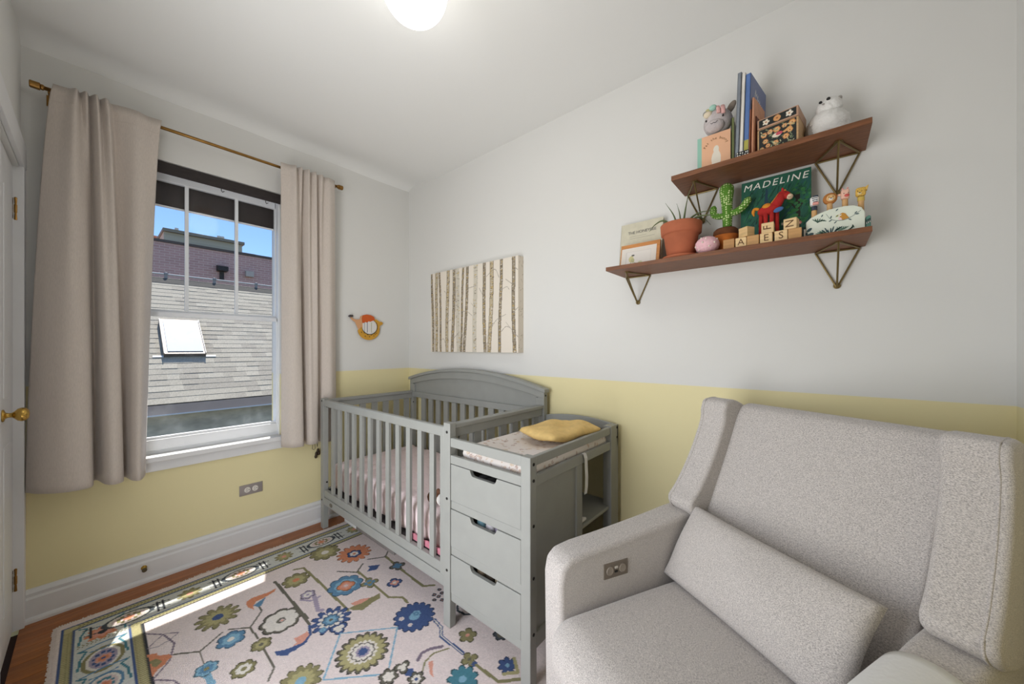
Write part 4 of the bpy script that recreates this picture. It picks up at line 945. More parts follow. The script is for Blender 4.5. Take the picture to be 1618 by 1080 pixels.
# aloe in terracotta
TERRA = mat('terracotta', (184, 106, 74), .85, var=.16, vscale=9, bump=.25, bscale=60)
pot = thing('potted_aloe', 'terracotta pot with a spiky aloe plant on the lower shelf', 'plant', (2.282, -.125, SL))
pcx, pcy = 2.282, -.122
put('saucer', MB().lathe([(.060, SL), (.072, SL + .004), (.078, SL + .016), (.074, SL + .017), (.064, SL + .008)], (pcx, pcy, 0), 32), TERRA, pot, True)
put('pot', MB().lathe([(.050, SL + .008), (.056, SL + .010), (.070, SL + .110), (.074, SL + .112), (.081, SL + .116), (.0845, SL + .157), (.082, SL + .160), (.076, SL + .158), (.074, SL + .142)], (pcx, pcy, 0), 36), TERRA, pot, True)
put('soil', MB().lathe([(.0735, SL + .138), (.0735, SL + .144), (.03, SL + .147), (.005, SL + .147)], (pcx, pcy, 0), 20), mat('soil', (70, 52, 40), .95, var=.4, vscale=80), pot)
ALOE = mat('aloe_leaf', (104, 118, 78), .55, var=.2, vscale=30)
zt = SL + .143
def leaf(p, r0):
    q = catmull(p, 6); n_ = len(q); put('leaf', MB().ring([tuple(a) for a in q], [max(.0012, r0 * (1 - (i / (n_ - 1)) ** 1.5)) for i in range(n_)], 8, flat=.55), ALOE, pot, True)
leaf([(2.27, -.12, zt), (2.252, -.125, zt + .065), (2.220, -.135, zt + .124)], .0080)
leaf([(2.28, -.115, zt), (2.274, -.110, zt + .065), (2.260, -.105, zt + .120)], .0072)
leaf([(2.29, -.125, zt), (2.303, -.13, zt + .08), (2.320, -.140, zt + .152)], .0080)
leaf([(2.30, -.12, zt), (2.325, -.125, zt + .036), (2.365, -.13, zt + .050), (2.425, -.125, zt + .044)], .0080)
leaf([(2.30, -.135, zt), (2.35, -.15, zt + .026), (2.40, -.155, zt + .022), (2.435, -.15, zt + .012)], .0072)
leaf([(2.26, -.14, zt), (2.225, -.17, zt + .034), (2.19, -.180, zt + .022), (2.166, -.185, zt - .006)], .0080)
leaf([(2.285, -.10, zt), (2.325, -.080, zt + .045), (2.36, -.062, zt + .042), (2.385, -.052, zt + .012)], .006)
# crocheted ball
pk = thing('knitted_ball', 'pink knitted ball with pale knots beside the terracotta pot', 'ball', (2.396, -.172, SL))
kb = MB().ell((2.396, -.170, SL + .0365), (.0445, .043, .0365), 48, 32)
kb.v = [tuple(Vector(v) + (Vector(v) - Vector((2.396, -.170, SL + .0365))).normalized() * (.0005 * (math.sin(v[2] * 1400) + .8 * math.sin(math.atan2(v[1] + .17, v[0] - 2.396) * 34)))) for v in kb.v]
put('knit', kb, mat('pink_yarn', (230, 184, 190), .95, var=.10, vscale=160, bump=.5, bscale=300), pk, True)
for a, b in ((-2.1, .75), (-1.2, -.35), (-.75, .05), (-1.75, .15), (-2.6, -.15), (-1.5, .6), (-.3, .5), (-2.3, -.6)):
    d = Vector((math.cos(a) * math.cos(b) * .0445, math.sin(a) * math.cos(b) * .043, math.sin(b) * .0365)); put('knot', MB().ell(Vector((2.396, -.170, SL + .0365)) + d, (.004, .004, .004), 10, 6), mat('cream_yarn', (228, 214, 200), .95), pk, True)
# cactus cushion in a fabric pot
def dots(name, base, dot, scale, r):
    m = bpy.data.materials.new(name); m.use_nodes = True; n = m.node_tree.nodes; l = m.node_tree.links; b = n['Principled BSDF']; b.inputs['Roughness'].default_value = .9
    tc = n.new('ShaderNodeTexCoord'); v = n.new('ShaderNodeTexVoronoi'); v.inputs['Scale'].default_value = scale; v.inputs['Randomness'].default_value = .35; l.new(tc.outputs['Object'], v.inputs['Vector'])
    c = n.new('ShaderNodeMath'); c.operation = 'LESS_THAN'; c.inputs[1].default_value = r; l.new(v.outputs['Distance'], c.inputs[0])
    mx = n.new('ShaderNodeMix'); mx.data_type = 'RGBA'; mx.inputs['A'].default_value = (*lin(base), 1); mx.inputs['B'].default_value = (*lin(dot), 1); l.new(c.outputs[0], mx.inputs['Factor']); l.new(mx.outputs['Result'], b.inputs['Base Color']); return m
CAC = dots('green_dotted_cloth', (84, 132, 40), (206, 220, 160), 110, .36)
ca = thing('plush_cactus', 'green dotted plush cactus in an orange fabric pot on the lower shelf', 'plush', (2.46, -.085, SL))
put('stem', MB().ring([tuple(p) for p in catmull([(2.453, -.082, SL + .085), (2.453, -.082, SL + .15), (2.452, -.08, SL + .20), (2.450, -.08, SL + .25), (2.450, -.08, SL + .285), (2.450, -.08, SL + .308)], 5)], [.0165, .0165, .017, .0172, .0175, .018, .0185, .019, .0192, .0195, .020, .0205, .021, .022, .023, .0245, .0255, .0265, .027, .027, .0262, .025, .022, .018, .012, .003], 20), CAC, ca, True)
put('branch', MB().ring([tuple(p) for p in catmull([(2.45, -.082, SL + .172), (2.425, -.084, SL + .172), (2.405, -.086, SL + .182), (2.402, -.086, SL + .205), (2.406, -.086, SL + .222)], 5)], [.012] * 5 + [.0125] * 5 + [.0135] * 5 + [.0135, .013, .012, .010, .007, .002], 16), CAC, ca, True)
put('branch', MB().ring([tuple(p) for p in catmull([(2.455, -.082, SL + .176), (2.485, -.084, SL + .178), (2.508, -.086, SL + .190), (2.524, -.088, SL + .21), (2.533, -.09, SL + .226)], 5)], [.013] * 5 + [.014] * 5 + [.0145] * 5 + [.0145, .014, .0125, .010, .007, .002], 16), CAC, ca, True)
put('fabric_pot', MB().lathe([(.036, SL), (.039, SL + .002), (.0445, SL + .06), (.046, SL + .076), (.046, SL + .078)], (2.451, -.106, 0), 30), mat('orange_cloth', (178, 98, 34), .9, var=.12, vscale=30), ca, True)
put('pot_filling', MB().lathe([(.0455, SL + .074), (.0465, SL + .086), (.044, SL + .100), (.036, SL + .108), (.014, SL + .108)], (2.451, -.106, 0), 30), mat('brown_felt', (98, 58, 32), .95, var=.2, vscale=40), ca, True)
# storybook
MB_ = lean_m(2.4985, -.082, SL, math.radians(8)); bk = book('dark green picture book titled in white capitals behind the letter blocks', .2235, .306, .013, MB_, mat('green_cover', (40, 92, 72), .5))
P3 = Paint(.2235, .306, .0016, (44, 96, 78))
for _ in range(420):
    a, b = random.uniform(0, .2235), random.uniform(0, .252); c_ = random.choice([(30, 70, 60), (36, 84, 66), (52, 104, 84), (44, 88, 92), (28, 60, 52), (46, 112, 66)])
    ang = random.uniform(.9, 1.4); q = random.uniform(.006, .03); P3.line([(a, b), (a + q * math.cos(ang), b + q * math.sin(ang))], random.uniform(.002, .005), c_)
P3.poly([(.075, .14), (.083, .26), (.089, .26), (.094, .14)], (38, 66, 82)); P3.rect(.0, .2235, .0, .07, (32, 56, 52))
P3.line([(.188, .0), (.186, .12), (.184, .21)], .012, (42, 38, 34)); P3.line([(.186, .14), (.165, .175)], .006, (42, 38, 34)); P3.line([(.186, .15), (.205, .18)], .006, (42, 38, 34)); P3.line([(.184, .18), (.172, .21)], .004, (42, 38, 34))
for _ in range(60):
    a, b = random.uniform(.15, .2235), random.uniform(.09, .235); P3.ell(a, b, .006, .005, random.choice([(48, 112, 60), (36, 92, 58), (60, 120, 70)]))
for a, b, c_ in ((.012, .098, (120, 140, 170)), (.02, .103, (120, 140, 170)), (.036, .1, (222, 206, 110)), (.11, .095, (200, 200, 180)), (.14, .098, (200, 196, 180)), (.19, .092, (196, 110, 104)), (.16, .10, (208, 190, 150)), (.13, .06, (190, 190, 170))): P3.flower(a, b, .007, 5, c_, c_, (240, 232, 200), .6)
sheet('cover_print', P3, MB_, bk)
text('title', 'MADELINE', .0385, WHITEINK, tx(MB_, .110, .278, 0, -.0012), bk, .0003, shear=.2, bold=0., spacing=1.2)
# red cloth horse in front of the book
hr = thing('toy_horse', 'red cloth toy horse with yellow trim standing before the green book', 'toy', (2.60, -.115, SL))
RED = mat('red_felt', (176, 40, 36), .9, var=.1, vscale=50); YEF = mat('yellow_felt', (214, 138, 44), .9)
hy_ = -.112
put('horse_body', MB().ell((2.598, hy_, SL + .150), (.038, .017, .021), 20, 12, Matrix.Rotation(-.2, 3, 'Y')).ring([(2.618, hy_, SL + .158), (2.630, hy_, SL + .180), (2.640, hy_, SL + .198)], [.018, .0155, .0145], 14).ell((2.645, hy_, SL + .194), (.022, .013, .0145), 18, 10, Matrix.Rotation(.5, 3, 'Y')), RED, hr, True)
put('muzzle', MB().ell((2.661, hy_ - .001, SL + .183), (.0105, .012, .0105), 16, 10), mat('cream_felt', (228, 200, 168), .9), hr, True)
put('eye', MB().ell((2.650, hy_ - .0125, SL + .199), (.0018, .0015, .0018), 8, 6), DARK, hr)
put('smile', MB().ring([(2.656, hy_ - .0125, SL + .180), (2.660, hy_ - .0135, SL + .177), (2.665, hy_ - .0125, SL + .179)], .0006, 5), DARK, hr)
put('mane', MB().ring([tuple(p) for p in catmull([(2.650, hy_, SL + .210), (2.632, hy_, SL + .204), (2.618, hy_, SL + .185), (2.606, hy_, SL + .170)], 4)], .005, 8), YEF, hr, True)
put('ear', MB().ell((2.640, hy_ - .006, SL + .213), (.004, .003, .008), 8, 6), RED, hr, True)
put('tail', MB().ring([tuple(p) for p in catmull([(2.566, hy_, SL + .158), (2.552, hy_, SL + .162), (2.547, hy_, SL + .15), (2.550, hy_, SL + .135)], 4)], [.006] * 9 + [.005, .004, .003, .002], 8), YEF, hr, True)
put('saddle', MB().ell((2.592, hy_, SL + .160), (.018, .0185, .015), 14, 10), YEF, hr, True)
put('stirrup_patch', MB().ell((2.628, hy_ - .016, SL + .138), (.016, .004, .009), 14, 8, Matrix.Rotation(-.3, 3, 'Y')), mat('blue_felt', (74, 108, 160), .9), hr, True)
for a, b in ((2.573, 2.568), (2.587, 2.590), (2.608, 2.604), (2.620, 2.626)):
    put('leg', MB().ring([(a, hy_ + (.006 if a in (2.573, 2.620) else -.006), SL + .148), ((a + b) / 2, hy_ + (.006 if a in (2.573, 2.620) else -.006), SL + .07), (b, hy_ + (.006 if a in (2.573, 2.620) else -.006), SL + .001)], [.0085, .0065, .007], 10), RED, hr, True)
# letter blocks
MAPLE = [mat('maple_%d' % i, c, .55, var=.14, vscale=16, stretch=(1, 1, 7)) for i, c in enumerate([(222, 190, 140), (212, 178, 126), (190, 146, 94), (178, 132, 82)])]
def block(x, y, z, s, ch, label, rz=0., spin=0., k=0):
    b = thing('letter_block', label, 'toy block', (x, y, z), rz, group='wooden letter blocks on the lower shelf')
    put('cube', MB().rbox((0, 0, s / 2), (s / 2, s / 2, s / 2), .0022, 2), MAPLE[k], b, local=True)
    if ch:
        me = text('engraved_letter', ch, s * .92, mat('burnt_wood', (96, 66, 40), .8), Matrix.Identity(4), None, .0003)
        me.data.transform(Matrix.Translation((0, -s / 2 - .0002, s / 2)) @ Matrix.Rotation(math.pi / 2, 4, 'X') @ Matrix.Rotation(spin, 4, 'Z') @ Matrix.Translation(me.location)); me.location = (0, 0, 0); me.parent = b
    return b
S_ = .0375
block(2.4785, -.190, SL, S_, None, 'plain wooden block on the shelf, first in the row beside the cactus pot', 0, 0, 3)
block(2.5185, -.1895, SL, .036, 'A', 'wooden block with the letter A on the lower shelf')
block(2.5565, -.188, SL, S_, None, 'plain wooden block between the letter A and letter E blocks', 0, 0, 2)
block(2.5970, -.189, SL, S_, 'E', 'wooden block with the letter E under the sideways F block')
block(2.6405, -.189, SL, S_, 'S', 'wooden block with the letter S in the bottom row')
block(2.6795, -.188, SL, S_, None, 'plain wooden block at the end of the row beside the toy stand', 0, 0, 2)
block(2.534, -.186, SL + S_ + .0003, .037, None, 'turned plain wooden block stacked on the letter A block', math.radians(-34), 0, 1)
block(2.6010, -.186, SL + S_ + .0003, S_, 'F', 'wooden block with a sideways F stacked on the letter E block', 0, math.pi / 2)
block(2.6690, -.186, SL + S_ + .0003, .038, 'N', 'wooden block with a sideways N stacked beside the toy stand', math.radians(-10), math.pi / 2)
# jungle toy stand with four animal pegs
stand = thing('toy_stand', 'mint white wooden toy stand printed with jungle leaves and a bird', 'toy', (2.78, -.15, SL))
so = [(2.709, 0), (2.709, .058), (2.722, .072), (2.745, .083), (2.770, .090), (2.808, .0925), (2.832, .089), (2.850, .078), (2.858, .060), (2.858, 0)]
sy0, sy1 = -.172, -.122
put('stand_body', MB().prism([(a, SL + b) for a, b in so], sy0, sy1, 'y'), mat('mint_white_paint', (222, 228, 212), .5), stand, bev=.003)
put('stand_edge', MB().box(2.703, 2.7085, sy0 + .002, sy1, SL, SL + .036), mat('white_edge', (226, 224, 216), .5), stand)
LEAFM = [mat('leaf_print_%d' % i, c, .6) for i, c in enumerate([(58, 84, 88), (64, 96, 80), (96, 128, 110)])]
def flat(poly, k, off=.0008, name='leaf_print'): put(name, MB().prism([(a, SL + b) for a, b in poly], sy0 - off, sy0 - .0002, 'y'), LEAFM[k], stand)
def ov(cx, cz, l, w, ang, k):
    flat([(cx + l * math.cos(t) * math.cos(ang) - w * math.sin(t) * math.sin(ang), cz + l * math.cos(t) * math.sin(ang) + w * math.sin(t) * math.cos(ang)) for t in [i * math.pi / 6 for i in range(12)]], k)
ov(2.718, .030, .009, .0045, .7, 0); ov(2.720, .012, .011, .006, .5, 0); ov(2.711, .018, .005, .003, 1.5, 0)
for i in range(9): ov(2.752 + i * .0055, .012 + .004 * (i % 3), .010, .0018, 2.5 - i * .24, 0)
for i in range(6): ov(2.742 + i * .004, .016 - .002 * abs(i - 2), .008, .0015, 2.9 - i * .3, 2)
for i in range(6): ov(2.792 + i * .004, .018, .008, .0015, 1.8 - i * .25, 2)
for i in range(7): ov(2.732 + .004 * i, .060 - .001 * i, .008, .0015, 2.4 - i * .45, 1)
for i in range(5): ov(2.822 + .002 * i, .012 + .002 * i, .006, .0014, .3 + i * .4, 1)
vine = catmull([(2.762, .076), (2.774, .056), (2.790, .047), (2.812, .046), (2.832, .056), (2.848, .068)], 4)
flat([(a, b - .0006) for a, b in vine] + [(a, b + .0006) for a, b in vine[::-1]], 0, name='vine_print')
for a, b, g in ((2.775, .062, 1.2), (2.773, .050, -2.6), (2.786, .042, -2.4), (2.822, .044, -.6), (2.836, .063, .9), (2.840, .058, 0.), (2.752, .072, 1.1), (2.790, .083, .8)): ov(a, b, .0045, .0016, g, 0)
bd = MB().prism([(a, SL + b) for a, b in ((2.796, .048), (2.806, .046), (2.820, .050), (2.816, .056), (2.811, .066), (2.804, .0705), (2.798, .068), (2.797, .058))], sy0 - .001, sy0 - .0002, 'y'); bp_ = put('bird_print', bd, mat('bird_ochre', (196, 140, 56), .6), stand)
put('bird_face', MB().prism([(2.797 + .0045 * math.cos(t), SL + .064 + .004 * math.sin(t)) for t in [i * .6283 for i in range(10)]], sy0 - .0014, sy0 - .001, 'y'), mat('bird_cream', (232, 222, 200), .6), bp_)
put('bird_beak', MB().prism([(2.794, SL + .066), (2.788, SL + .064), (2.7865, SL + .059), (2.793, SL + .061)], sy0 - .0014, sy0 - .0002, 'y'), mat('beak_olive', (150, 150, 84), .6), bp_)
put('bird_belly', MB().prism([(2.7925, SL + .056), (2.800, SL + .055), (2.803, SL + .047), (2.795, SL + .0475)], sy0 - .0013, sy0 - .0003, 'y'), mat('bird_pink', (232, 204, 204), .6), bp_)
put('bird_eye', MB().lathe([(.0011, 0), (.0011, -.0005)], (2.799, sy0 - .0014, SL + .0655), 8, 'y'), DARK, bp_)
cr = thing('toy_crocodile', 'dark green wooden crocodile piece at the shelf end by the toy stand', 'toy', (2.87, -.15, SL))
put('crocodile_body', MB().prism([(a, SL + b) for a, b in ((2.8595, .0), (2.872, 0), (2.872, .046), (2.868, .050), (2.8595, .044))], -.165, -.14, 'y'), mat('croc_green', (88, 132, 120), .6), cr, bev=.002)
put('crocodile_jaw', MB().prism([(a, SL + b) for a, b in ((2.8600, .020), (2.8715, .026), (2.8715, .040), (2.8600, .034))], -.1662, -.165, 'y'), mat('croc_dark', (44, 70, 66), .6), cr)
for i in range(3): put('tooth', MB().prism([(2.8612 + i * .0038, SL + .021 + .002 * i), (2.8630 + i * .0038, SL + .0218 + .002 * i), (2.8618 + i * .0038, SL + .029 + .002 * i)], -.1668, -.1660, 'y'), WHITEINK, cr)
WOODP = mat('peg_beech', (208, 164, 110), .55, var=.1, vscale=20)
def peg(x, h, label):
    t = thing('animal_peg', label, 'toy', (x, -.147, SL + h - .02), group='animal pegs in the toy stand')
    put('peg', MB().lathe([(.0075, SL + h - .012), (.0078, SL + h + .03), (.007, SL + h + .034)], (x, -.147, 0), 14), WOODP, t, True)
    return t
ey = lambda t, x, z, d=.0055: [put('eye', MB().ell((x + s * d, -.1625, SL + z), (.0013, .001, .0015), 8, 6), DARK, t) for s in (-1, 1)]
hz = .133
WHT = mat('white_toy_paint', (230, 228, 224), .5); PNK = mat('pink_toy_paint', (224, 156, 146), .5); SLT = mat('slate_toy_paint', (54, 62, 76), .5)
zb_ = peg(2.731, .072, 'zebra headed wooden peg at the left end of the toy stand')
put('head', MB().rbox((2.732, -.150, SL + hz), (.0125, .012, .0155), .007, 3), WHT, zb_, True); put('snout', MB().rbox((2.735, -.160, SL + hz - .010), (.0085, .004, .005), .003, 2), PNK, zb_, True)
put('collar', MB().lathe([(.0085, SL + .102), (.0085, SL + .116)], (2.731, -.147, 0), 14), SLT, zb_)
put('forelock', MB().rbox((2.735, -.150, SL + hz + .016), (.007, .009, .004), .002, 2), SLT, zb_, True)
for i in range(3): put('stripe', MB().rbox((2.7325 + .001 * i, -.1624, SL + hz + .009 - i * .0065), (.008 - .001 * i, .0006, .0012), .0004, 1), SLT, zb_)
ey(zb_, 2.733, hz + .0015, .005)
ln = peg(2.772, .086, 'lion headed wooden peg, second on the toy stand')
put('head', MB().lathe([(.0165, -.139), (.019, -.142), (.019, -.152), (.017, -.155)], (2.773, 0, SL + hz), 20, 'y'), mat('lion_mane', (176, 112, 50), .6), ln, True)
put('face', MB().lathe([(.012, -.155), (.012, -.159), (.010, -.1605)], (2.775, 0, SL + hz - .001), 18, 'y'), mat('lion_face', (222, 178, 120), .6), ln, True)
put('muzzle', MB().ell((2.775, -.161, SL + hz - .005), (.006, .002, .004), 10, 6), WHT, ln, True); put('nose', MB().ell((2.775, -.163, SL + hz - .003), (.0022, .001, .0016), 8, 6), DARK, ln); ey(ln, 2.775, hz + .002, .0055)
fl_ = peg(2.811, .088, 'pink headed wooden animal peg, third on the toy stand')
put('head', MB().rbox((2.811, -.150, SL + hz + .003), (.011, .012, .016), .006, 3), mat('pale_pink_toy', (232, 186, 164), .5), fl_, True); put('beak', MB().ell((2.815, -.163, SL + hz - .004), (.0065, .003, .005), 12, 8), mat('coral_toy', (206, 92, 84), .5), fl_, True)
for s in (-1, 1): put('horn', MB().ring([(2.811 + s * .005, -.150, SL + hz + .018), (2.811 + s * .007, -.150, SL + hz + .026)], [.002, .0024], 8), PNK, fl_)
put('ear', MB().ell((2.797, -.148, SL + hz + .006), (.007, .003, .004), 10, 6), mat('pale_pink_toy_b', (230, 190, 166), .5), fl_, True); ey(fl_, 2.813, hz + .004)
lp_ = peg(2.850, .078, 'yellow spotted leopard headed peg at the right end of the toy stand')
put('head', MB().rbox((2.849, -.150, SL + hz + .001), (.0125, .012, .014), .007, 3), dots('leopard_spots', (222, 180, 84), (120, 84, 36), 260, .26), lp_, True)
put('ear', MB().prism([(2.854, SL + hz + .010), (2.868, SL + hz + .020), (2.864, SL + hz + .002)], -.158, -.142, 'y'), mat('yellow_toy', (218, 178, 90), .5), lp_, bev=.002)
put('muzzle', MB().ell((2.846, -.161, SL + hz - .006), (.006, .003, .0045), 10, 6), mat('pale_yellow_toy', (230, 206, 150), .5), lp_, True); put('nose', MB().ell((2.846, -.164, SL + hz - .004), (.002, .001, .0015), 8, 6), DARK, lp_); ey(lp_, 2.846, hz + .002, .005)
put('neck_band', MB().lathe([(.009, SL + .105), (.009, SL + .118)], (2.850, -.147, 0), 14), mat('yellow_band', (206, 176, 84), .5), lp_)

# --- upper shelf
M5 = Matrix.Translation((2.354, -.146, SU)); pb = book('peach and mint board book standing at the left end of the upper shelf', .121, .150, .020, M5, mat('mint_spine', (150, 196, 178), .6), name='board_book')
P5 = Paint(.121, .150, .0014, (232, 182, 146)); P5.rect(0, .016, 0, .15, (150, 196, 178)); P5.ell(.070, .045, .017, .036, (232, 224, 208)); P5.ell(.070, .084, .010, .016, (232, 224, 208))
sheet('cover_print', P5, M5, pb)
TXT = 'Pat the bunny'; BRN = mat('brown_ink', (140, 98, 60), .7)
for i, ch in enumerate(TXT):
    if ch == ' ': continue
    a = math.radians(152 - i * 124 / (len(TXT) - 1)); text('title_letter', ch, .0145, BRN, tx(M5, .069 + .046 * math.cos(a), .080 + .050 * math.sin(a), a - math.pi / 2), pb, .0002)
M6 = Matrix.Translation((2.4775, -.150, SU)) @ Matrix.Rotation(0, 4, 'Z'); book('thin olive green book standing behind the peach board book', .010, .187, .12, M6, mat('olive_cover', (108, 116, 72), .6))
# plush animal sitting behind the board book
ug = thing('plush_animal', 'grey plush animal with a felt flower crown peeking over the peach board book', 'plush', (2.42, -.07, SU))
GP = mat('grey_plush', (196, 187, 186), .95, var=.08, vscale=60, bump=.9, bscale=220)
hcx, hcy, hcz = 2.425, -.118, SU + .206
put('body', MB().ell((2.425, -.062, SU + .085), (.046, .050, .085), 20, 14), GP, ug, True)
Rh = Matrix.Rotation(-.35, 3, 'Y') @ Matrix.Rotation(.35, 3, 'X')
put('head', MB().ell((hcx, hcy, hcz), (.053, .048, .051), 24, 16, Rh).ell((hcx - .006, hcy - .030, hcz - .026), (.036, .028, .026), 20, 12), GP, ug, True)
put('ear', MB().ell((hcx + .046, hcy + .012, hcz + .052), (.014, .008, .026), 14, 10, Matrix.Rotation(.55, 3, 'Y')), mat('taupe_ear', (140, 128, 116), .95), ug, True)
put('ear', MB().ell((hcx - .034, hcy + .012, hcz + .058), (.014, .008, .024), 14, 10, Matrix.Rotation(-.5, 3, 'Y')), mat('pale_yellow_ear', (206, 200, 150), .95), ug, True)
RB = mat('pink_ribbon', (226, 176, 170), .9)
for k, (a, b) in enumerate((((hcx + .004, hcz + .052), (hcx + .012, hcz + .012)), ((hcx + .022, hcz + .048), (hcx + .028, hcz + .004)))):
    put('ribbon', MB().ring([(a[0], hcy - .030, a[1]), ((a[0] + b[0]) / 2 + .002, hcy - .044, (a[1] + b[1]) / 2 + .004), (b[0], hcy - .050, b[1])], .0075, 8, flat=.35), RB, ug, True)
put('felt_flower', MB().ell((hcx - .012, hcy - .034, hcz + .050), (.014, .010, .012), 12, 8), mat('mint_felt', (166, 206, 190), .9), ug, True)
put('felt_flower', MB().ell((hcx - .030, hcy - .038, hcz + .026), (.016, .012, .013), 12, 8), mat('cream_felt_b', (226, 212, 186), .9), ug, True)
put('felt_flower', MB().ell((hcx - .042, hcy - .018, hcz + .044), (.011, .010, .010), 12, 8), mat('grey_felt_b', (150, 146, 140), .9), ug, True)
for dx, dz in ((.027, -.006), (-.036, .000)): put('eye', MB().ell((hcx + dx, hcy - .0485 + (.010 if dx < 0 else 0), hcz + dz + .002), (.0035, .003, .0045), 10, 8), DARK, ug, True)
put('mouth', MB().ring([tuple(p) for p in catmull([(hcx - .016, hcy - .0575, hcz - .024), (hcx - .011, hcy - .0585, hcz - .028), (hcx - .005, hcy - .0590, hcz - .025), (hcx + .001, hcy - .0585, hcz - .028), (hcx + .009, hcy - .0560, hcz - .021)], 4)], .0009, 6), DARK, ug)
# upright books, spines to the room
def upright(label, x, w, h, d, colour, rz, tilt, spine_txt=None, ink=INK, cover2=None, y=-.192):
    M_ = Matrix.Translation((x, y, SU)) @ Matrix.Rotation(rz, 4, 'Z') @ Matrix.Rotation(tilt, 4, 'Y')
    o = thing('book', label, 'book', (x, y, SU), group='books upright on the upper shelf')
    cm = mat('cover_cloth', colour, .6, var=.08, vscale=30)
    put('cover', MB().box(0, w, 0, .0022, 0, h).box(0, min(.0022, w * .3), 0, d, 0, h).box(w - min(.0022, w * .3), w, 0, d, 0, h).xf(M_), cm, o); put('pages', bx(min(.0022, w * .3), w - min(.0022, w * .3), .0022, d - .004, .003, h - .003).xf(M_), mat('paper', (224, 218, 204), .9), o)
    if spine_txt: text('spine_title', spine_txt[0], spine_txt[1], ink, M_ @ Matrix.Translation((w / 2, -.0004, spine_txt[2])) @ Matrix.Rotation(math.pi / 2, 4, 'X') @ Matrix.Rotation(-math.pi / 2, 4, 'Z'), o, .0002)
    return o, M_
RZB = math.radians(-9)
upright('tall slim grey book with a pale lower spine, leftmost of the upright books', 2.496, .0125, .326, .19, (128, 134, 142), RZB, math.radians(1.9))
upright('tall slim white book with tiny spine lettering between the grey and blue books', 2.5105, .0115, .318, .19, (226, 222, 214), RZB, math.radians(1.9))
o3, M3 = upright('tall blue picture book beside the slim white book', 2.5245, .0165, .308, .19, (86, 116, 170), RZB, math.radians(1.6))
put('spine_panel', bx(.001, .0155, -.0005, 0, .004, .06).xf(M3), mat('olive_gold_print', (168, 160, 74), .6), o3)
P6 = Paint(.188, .305, .003, (124, 134, 170)); P6.poly([(.0, .0), (.0, .17), (.06, .20), (.188, .12), (.188, .0)], (226, 158, 128)); P6.poly([(.02, 0), (.05, .12), (.09, .16), (.12, .1), (.13, 0)], (206, 178, 130))
for cx_, cz_ in ((.06, .255), (.085, .245), (.11, .235), (.14, .225)): P6.line([(cx_ - .008, cz_ - .012), (cx_, cz_ + .014), (cx_ + .006, cz_ - .010), (cx_ + .014, cz_ + .004)], .0035, (226, 222, 214))
put('cover_print', P6.mesh('cover_print', lambda X, Y, Z: (np.stack([np.full_like(X, .0171), X, Y, np.ones_like(X)], -1) @ np.array(M3).T)[..., :3]), PRINT, o3)
upright('small peach book with a dotted spine between the blue book and the painted box', 2.5485, .007, .215, .13, (216, 158, 124), RZB, math.radians(1.0), y=-.186)
upright('thin dark red book squeezed beside the painted box', 2.5588, .0035, .150, .11, (112, 54, 34), RZB, math.radians(.5), y=-.170)
put('checked_trinket', MB().rbox((2.523, -.2005, SU + .0085), (.021, .0065, .0085), .003, 3), dots('black_white_check', (40, 40, 42), (206, 206, 200), 120, .3), None, True, label='small black and white checked trinket in front of the upright books', cat='trinket')
# painted wooden box
bxo = thing('painted_box', 'wooden box with black floral panels on the upper shelf', 'box', (2.625, -.11, SU), 0)
Mx = Matrix.Translation((2.5665, -.172, SU)) @ Matrix.Rotation(math.radians(-8.5), 4, 'Z')
BW = mat('pale_pine', (196, 160, 116), .6, var=.12, vscale=20, stretch=(1, 1, 8)); BW2 = mat('rosy_pine', (186, 148, 122), .6, var=.1, vscale=20)
put('box_body', bx(0, .124, 0, .13, 0, .090).xf(Mx), BW, bxo, bev=.002)
ld = put('lid', bx(0, .124, -.001, .13, .0915, .128).xf(Mx), BW2, bxo, bev=.002)
P7 = Paint(.112, .084, .0013, (38, 42, 40))
for a, b, c_, r_ in ((.016, .060, (206, 138, 84), .010), (.034, .066, (206, 150, 104), .009), (.055, .066, (206, 140, 84), .011), (.078, .070, (196, 144, 100), .008), (.100, .072, (206, 140, 80), .011), (.020, .036, (200, 138, 88), .009), (.028, .018, (202, 140, 90), .008), (.052, .020, (206, 146, 92), .009), (.082, .030, (204, 140, 82), .010), (.094, .048, (206, 150, 92), .009), (.009, .012, (196, 136, 90), .007)):
    P7.flower(a, b, r_, 6, c_, (226, 176, 120), (150, 84, 48), .85)
for _ in range(60):
    a, b, g = random.uniform(.004, .108), random.uniform(.004, .08), random.uniform(0, 3.1); P7.line([(a, b), (a + .006 * math.cos(g), b + .006 * math.sin(g))], .0026, random.choice([(150, 160, 120), (196, 190, 150), (120, 134, 104)]))
P7.ell(.055, .046, .014, .008, (228, 214, 196)); P7.ell(.062, .049, .010, .006, (200, 84, 96)); P7.poly([(.072, .05), (.094, .062), (.10, .056), (.078, .044)], (214, 160, 100))
put('front_panel', P7.mesh('front_panel', lambda X, Y, Z: (np.stack([X + .006, np.full_like(X, -.0012), Y + .003, np.ones_like(X)], -1) @ np.array(Mx).T)[..., :3]), PRINT, bxo)
P8 = Paint(.112, .027, .0013, (36, 40, 38))
for a, c1, c2 in ((.022, (228, 216, 196), (170, 110, 70)), (.056, (206, 150, 96), (150, 90, 50)), (.092, (230, 220, 204), (180, 120, 76))): P8.flower(a, .0135, .0115, 5, c1, c1, c2, .55 if c1[0] > 210 else .9)
put('lid_panel', P8.mesh('lid_panel', lambda X, Y, Z: (np.stack([X + .006, np.full_like(X, -.0022), Y + .0965, np.ones_like(X)], -1) @ np.array(Mx).T)[..., :3]), PRINT, ld)
